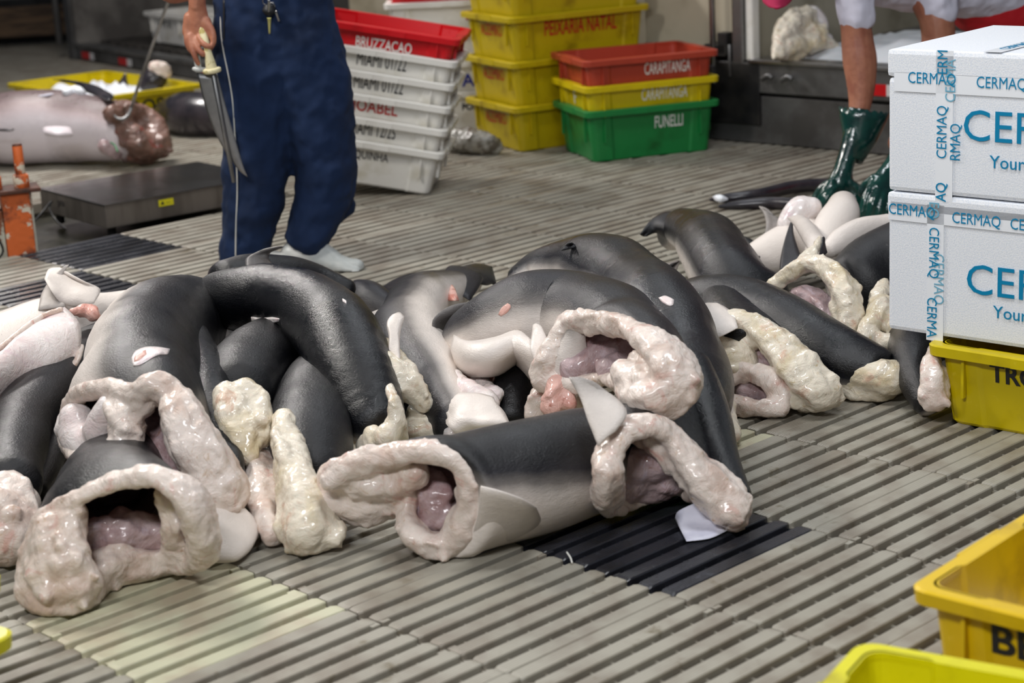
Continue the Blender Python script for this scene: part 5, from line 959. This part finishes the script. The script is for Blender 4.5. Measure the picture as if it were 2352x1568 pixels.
kr = empty('keys', kx[1], 'bunch of keys with a black fob hanging on the navy trousers', 'keys')
rod('key_ring', [tuple(onsurf(606, -8, .02)), tuple(onsurf(604, 6, .02)), tuple(onsurf(614, 12, .02)), tuple(onsurf(626, 6, .02)), tuple(onsurf(632, 16, .02))], .002, M['steel'], kr)
rod('key_fob', [tuple(onsurf(618, 12, .022)), tuple(onsurf(618, 24, .022)), tuple(onsurf(618, 33, .022))], [.018, .026, .017], M['ink_black'], kr, 14)
wsheet('key', [[onsurf(615, -2, .05), onsurf(620, -2, .05)], [onsurf(614, 14, .05), onsurf(621, 14, .05)], [onsurf(616, 28, .05), onsurf(619, 28, .05)]], .0015, 'steel', kr)
wsheet('key', [[onsurf(613, 40, .03), onsurf(623, 40, .03)], [onsurf(615, 52, .03), onsurf(622, 52, .03)], [onsurf(617, 78, .03), onsurf(621, 78, .03)]], .0015, mat('brass_key', srgb(196, 190, 120), .35, .7), kr)
wsheet('key', [[onsurf(630, 26, .03), onsurf(635, 24, .03)], [onsurf(639, 50, .03), onsurf(643, 48, .03)]], .0015, 'steel', kr)
M['handle'] = mat('stained_cream_handle', srgb(222, 212, 172), .5, col2=srgb(176, 160, 92), scale=30, lo=.5, hi=.6)
KY = 6.955
k1 = empty('sharpening_steel', Y(487, 160, KY), 'round sharpening steel with a stained cream handle held by the standing worker', 'tool')
rod('handle', [tuple(Y(462, 62, KY + .03)), tuple(Y(470, 90, KY + .01)), tuple(Y(476, 112, KY)), tuple(Y(482, 140, KY)), tuple(Y(486, 158, KY))], [.013, .015, .012, .018, .021], M['handle'], k1, 16)
ax = (Y(537, 418, KY + .02) - Y(487, 160, KY)).normalized(); c = Y(487, 162, KY); V, F, _ = tubeVF([c - ax * .006, c + ax * .006], [.034, .034], n=24, caplen=.15, up=(0, 1, .2)); mk('guard', V, F, M['handle'], k1)
rod('steel_rod', [tuple(Y(489, 168, KY)), tuple(Y(537, 418, KY + .02))], [.0095, .0075], M['steel'], k1, 14)
k2 = empty('knife', Y(480, 200, KY + .03), 'long butcher knife with curved blade tip hanging beside the sharpening steel', 'knife')
kd = KY + .028
wsheet('blade', [[Y(452, 166, kd), Y(474, 168, kd - .002), Y(498, 165, kd)], [Y(470, 240, kd), Y(495, 238, kd - .002), Y(518, 240, kd)], [Y(492, 300, kd), Y(515, 300, kd - .002), Y(538, 310, kd)], [Y(520, 352, kd), Y(538, 352, kd - .002), Y(552, 358, kd)], [Y(548, 390, kd), Y(555, 386, kd - .002), Y(560, 384, kd)], [Y(566, 405, kd), Y(568, 405, kd), Y(569, 406, kd)]], .0014, 'steel', k2)
rod('knife_handle', [tuple(Y(456, 158, kd)), tuple(Y(452, 130, kd + .01)), tuple(Y(446, 90, kd + .02)), tuple(Y(444, 70, kd + .02))], [.012, .013, .014, .012], M['rubber'], k2, 14)
rod('bolster', [tuple(Y(443, 158, kd)), tuple(Y(455, 160, kd - .004)), tuple(Y(472, 160, kd))], [.006, .011, .008], M['rubber'], k2, 12)
# ------------------------------------------------------------------ bending worker
w2 = empty('person', Z(2330, 330), 'worker in white shirt and red apron bending over the heap with dark green rubber gloves', 'person')
M['glove'] = mat('dark_green_rubber', srgb(10, 62, 54), .22, col2=srgb(6, 44, 42), scale=8, coat=.6, bump=.35, bscale=45)
M['tshirt'] = mat('white_cotton', srgb(222, 220, 236), .9, bump=.15, bscale=140); M['apron'] = mat('red_apron', srgb(190, 12, 28), .6); M['capm'] = mat('pink_cap', srgb(186, 40, 84), .8)
AY = 7.45
flesh('body', [[YY(1962, 10, AY, .06), YY(1968, 80, AY, .062), YY(1975, 140, AY - .02, .068, .06), YY(1978, 200, AY - .04, .055, .05), YY(1972, 260, AY - .06, .042, .04), YY(1955, 330, AY - .08, .035)],
    [YY(2130, -10, AY + .15, .075), YY(2152, 50, AY + .12, .07), YY(2150, 120, AY + .1, .065), YY(2110, 240, AY + .02, .05), YY(2060, 330, AY - .06, .038)],
    [YY(1930, -70, AY + .12, .06), YY(1860, -75, AY + .1, .055), YY(1810, -85, AY + .02, .055)], [YY(1800, -85, AY, .085, .09), YY(1775, -70, AY - .02, .08, .085)], [YY(1762, -40, AY - .06, .015), YY(1758, -32, AY - .07, .012)]], w2, 'skin_h', vox=.006, d1=.004, d2=0, d3=0, dr=0, world=True, zclip=-1, sm=3)
flesh('t_shirt', [[YY(1963, -30, AY, .075), YY(1965, 10, AY, .078, .07), YY(1968, 42, AY, .074, .068)], [YY(2125, -40, AY + .15, .085), YY(2150, 0, AY + .13, .082), YY(2158, 22, AY + .12, .078)], [YY(1900, -70, AY + .1, .10, .12), YY(2000, -75, AY + .15, .15, .16), YY(2120, -60, AY + .25, .16, .17), YY(2240, -40, AY + .35, .15, .16), YY(2320, -25, AY + .4, .15, .15)]], w2, 'tshirt', vox=.009, d1=.02, d2=0, d3=0, dr=.01, world=True, zclip=-1, sm=3)
flesh('trousers', [[YY(2240, 10, AY + .38, .12), YY(2330, 20, AY + .42, .16), YY(2390, 60, AY + .45, .16), YY(2400, 200, AY + .45, .12), YY(2400, 420, AY + .45, .08)], [YY(2330, 30, AY + .6, .15), YY(2380, 100, AY + .65, .13), YY(2380, 300, AY + .65, .10), YY(2380, 400, AY + .65, .08)]], w2, 'apron', vox=.012, d1=.02, d2=0, d3=0, dr=.008, world=True, zclip=.01, sm=3)
flesh('boots', [[YY(2400, 400, AY + .45, .075), (*Z(2400, 445, .05), .06), (*Z(2340, 445, .04), .045)], [YY(2380, 380, AY + .65, .075), (*Z(2385, 425, .05), .06), (*Z(2330, 425, .04), .045)]], w2, 'rubber', vox=.01, d1=0, d2=0, d3=0, dr=0, world=True, zclip=.004)
wsheet('cap_brim', [[Y(1752, -12, AY - .1), Y(1785, -16, AY - .12), Y(1822, -14, AY - .08)], [Y(1752, 4, AY - .1), Y(1783, 14, AY - .14), Y(1818, 2, AY - .08)], [Y(1766, 14, AY - .12), Y(1784, 20, AY - .15), Y(1806, 13, AY - .12)]], .006, 'capm', w2)
flesh('cap', [[YY(1800, -85, AY, .094, .1), YY(1775, -50, AY - .04, .085, .09)]], w2, 'capm', vox=.009, d1=0, d2=0, d3=0, dr=0, world=True, zclip=-1)
GY = 7.30
flesh('glove', [[YY(1972, 262, GY + .09, .052, .05), YY(1966, 300, GY + .07, .050, .045), YY(1950, 350, GY + .04, .042, .038), YY(1938, 388, GY + .02, .040, .034), YY(1930, 420, GY, .052, .034), YY(1925, 440, GY, .05, .03)],
    [YY(1910, 420, GY - .02, .02), YY(1892, 445, GY - .03, .018), YY(1880, 475, GY - .03, .017), YY(1874, 500, GY - .02, .0145), YY(1873, 508, GY - .02, .012)],
    [YY(1915, 432, GY - .03, .019), YY(1900, 455, GY - .05, .017), YY(1888, 480, GY - .05, .016), YY(1884, 500, GY - .04, .013)],
    [YY(1918, 415, GY + .02, .02), YY(1890, 430, GY + .03, .018), YY(1872, 455, GY + .03, .017), YY(1866, 480, GY + .02, .014)],
    [YY(1945, 430, GY, .02), YY(1962, 448, GY - .02, .017), YY(1972, 470, GY - .03, .015), YY(1975, 480, GY - .03, .012)],
    [YY(1950, 420, GY - .01, .021), YY(1972, 435, GY - .02, .018), YY(1985, 455, GY - .03, .016), YY(1988, 468, GY - .03, .013)]], w2, 'glove', vox=.0052, d1=.004, d2=0, d3=.002, dr=.004, world=True, zclip=-1, sm=2)
V, F, _ = tubeVF([Y(1985, 254, GY + .09), Y(1982, 275, GY + .085), Y(1975, 315, GY + .07), Y(1955, 365, GY + .04)], [.098, .09, .068, .045], [.062, .058, .05, .04], up=(.1, 1, .3), n=40, cap=False)
for j in range(40): V[j] = V[j] + Vector((0, 0, .004 * sin(j * pi))) + Vector((0, 0, .006 * (-1) ** j))
V = [v + Vector((0, 0, -.028 * max(0, (i % 40 - 0) * 0))) for i, v in enumerate(V)]
cf = mk('glove_cuff', V, F, M['glove'], w2); sd_ = cf.modifiers.new('s', 'SOLIDIFY'); sd_.thickness = .003
G2 = 7.12
flesh('glove', [[YY(2110, 260, G2 + .22, .055), YY(2085, 320, G2 + .16, .048), YY(2055, 380, G2 + .08, .042), YY(2035, 410, G2 + .04, .048, .036), YY(2022, 435, G2, .052, .034)],
    [YY(2005, 425, G2, .021), YY(1990, 455, G2 - .03, .019), YY(1980, 490, G2 - .04, .018), YY(1976, 512, G2 - .03, .015)],
    [YY(2018, 435, G2 - .02, .02), YY(2006, 465, G2 - .05, .0185), YY(1998, 500, G2 - .05, .0175), YY(1996, 518, G2 - .04, .014)],
    [YY(2030, 440, G2 - .02, .02), YY(2022, 468, G2 - .05, .0185), YY(2018, 500, G2 - .06, .017), YY(2016, 515, G2 - .05, .014)],
    [YY(2045, 440, G2 - .01, .019), YY(2042, 468, G2 - .04, .0175), YY(2038, 492, G2 - .05, .016), YY(2036, 505, G2 - .04, .0135)],
    [YY(2010, 410, G2 + .02, .022), YY(1988, 425, G2 + .04, .018), YY(1978, 445, G2 + .04, .015)]], w2, 'glove', vox=.0052, d1=.004, d2=0, d3=.002, dr=.004, world=True, zclip=-1, sm=2)
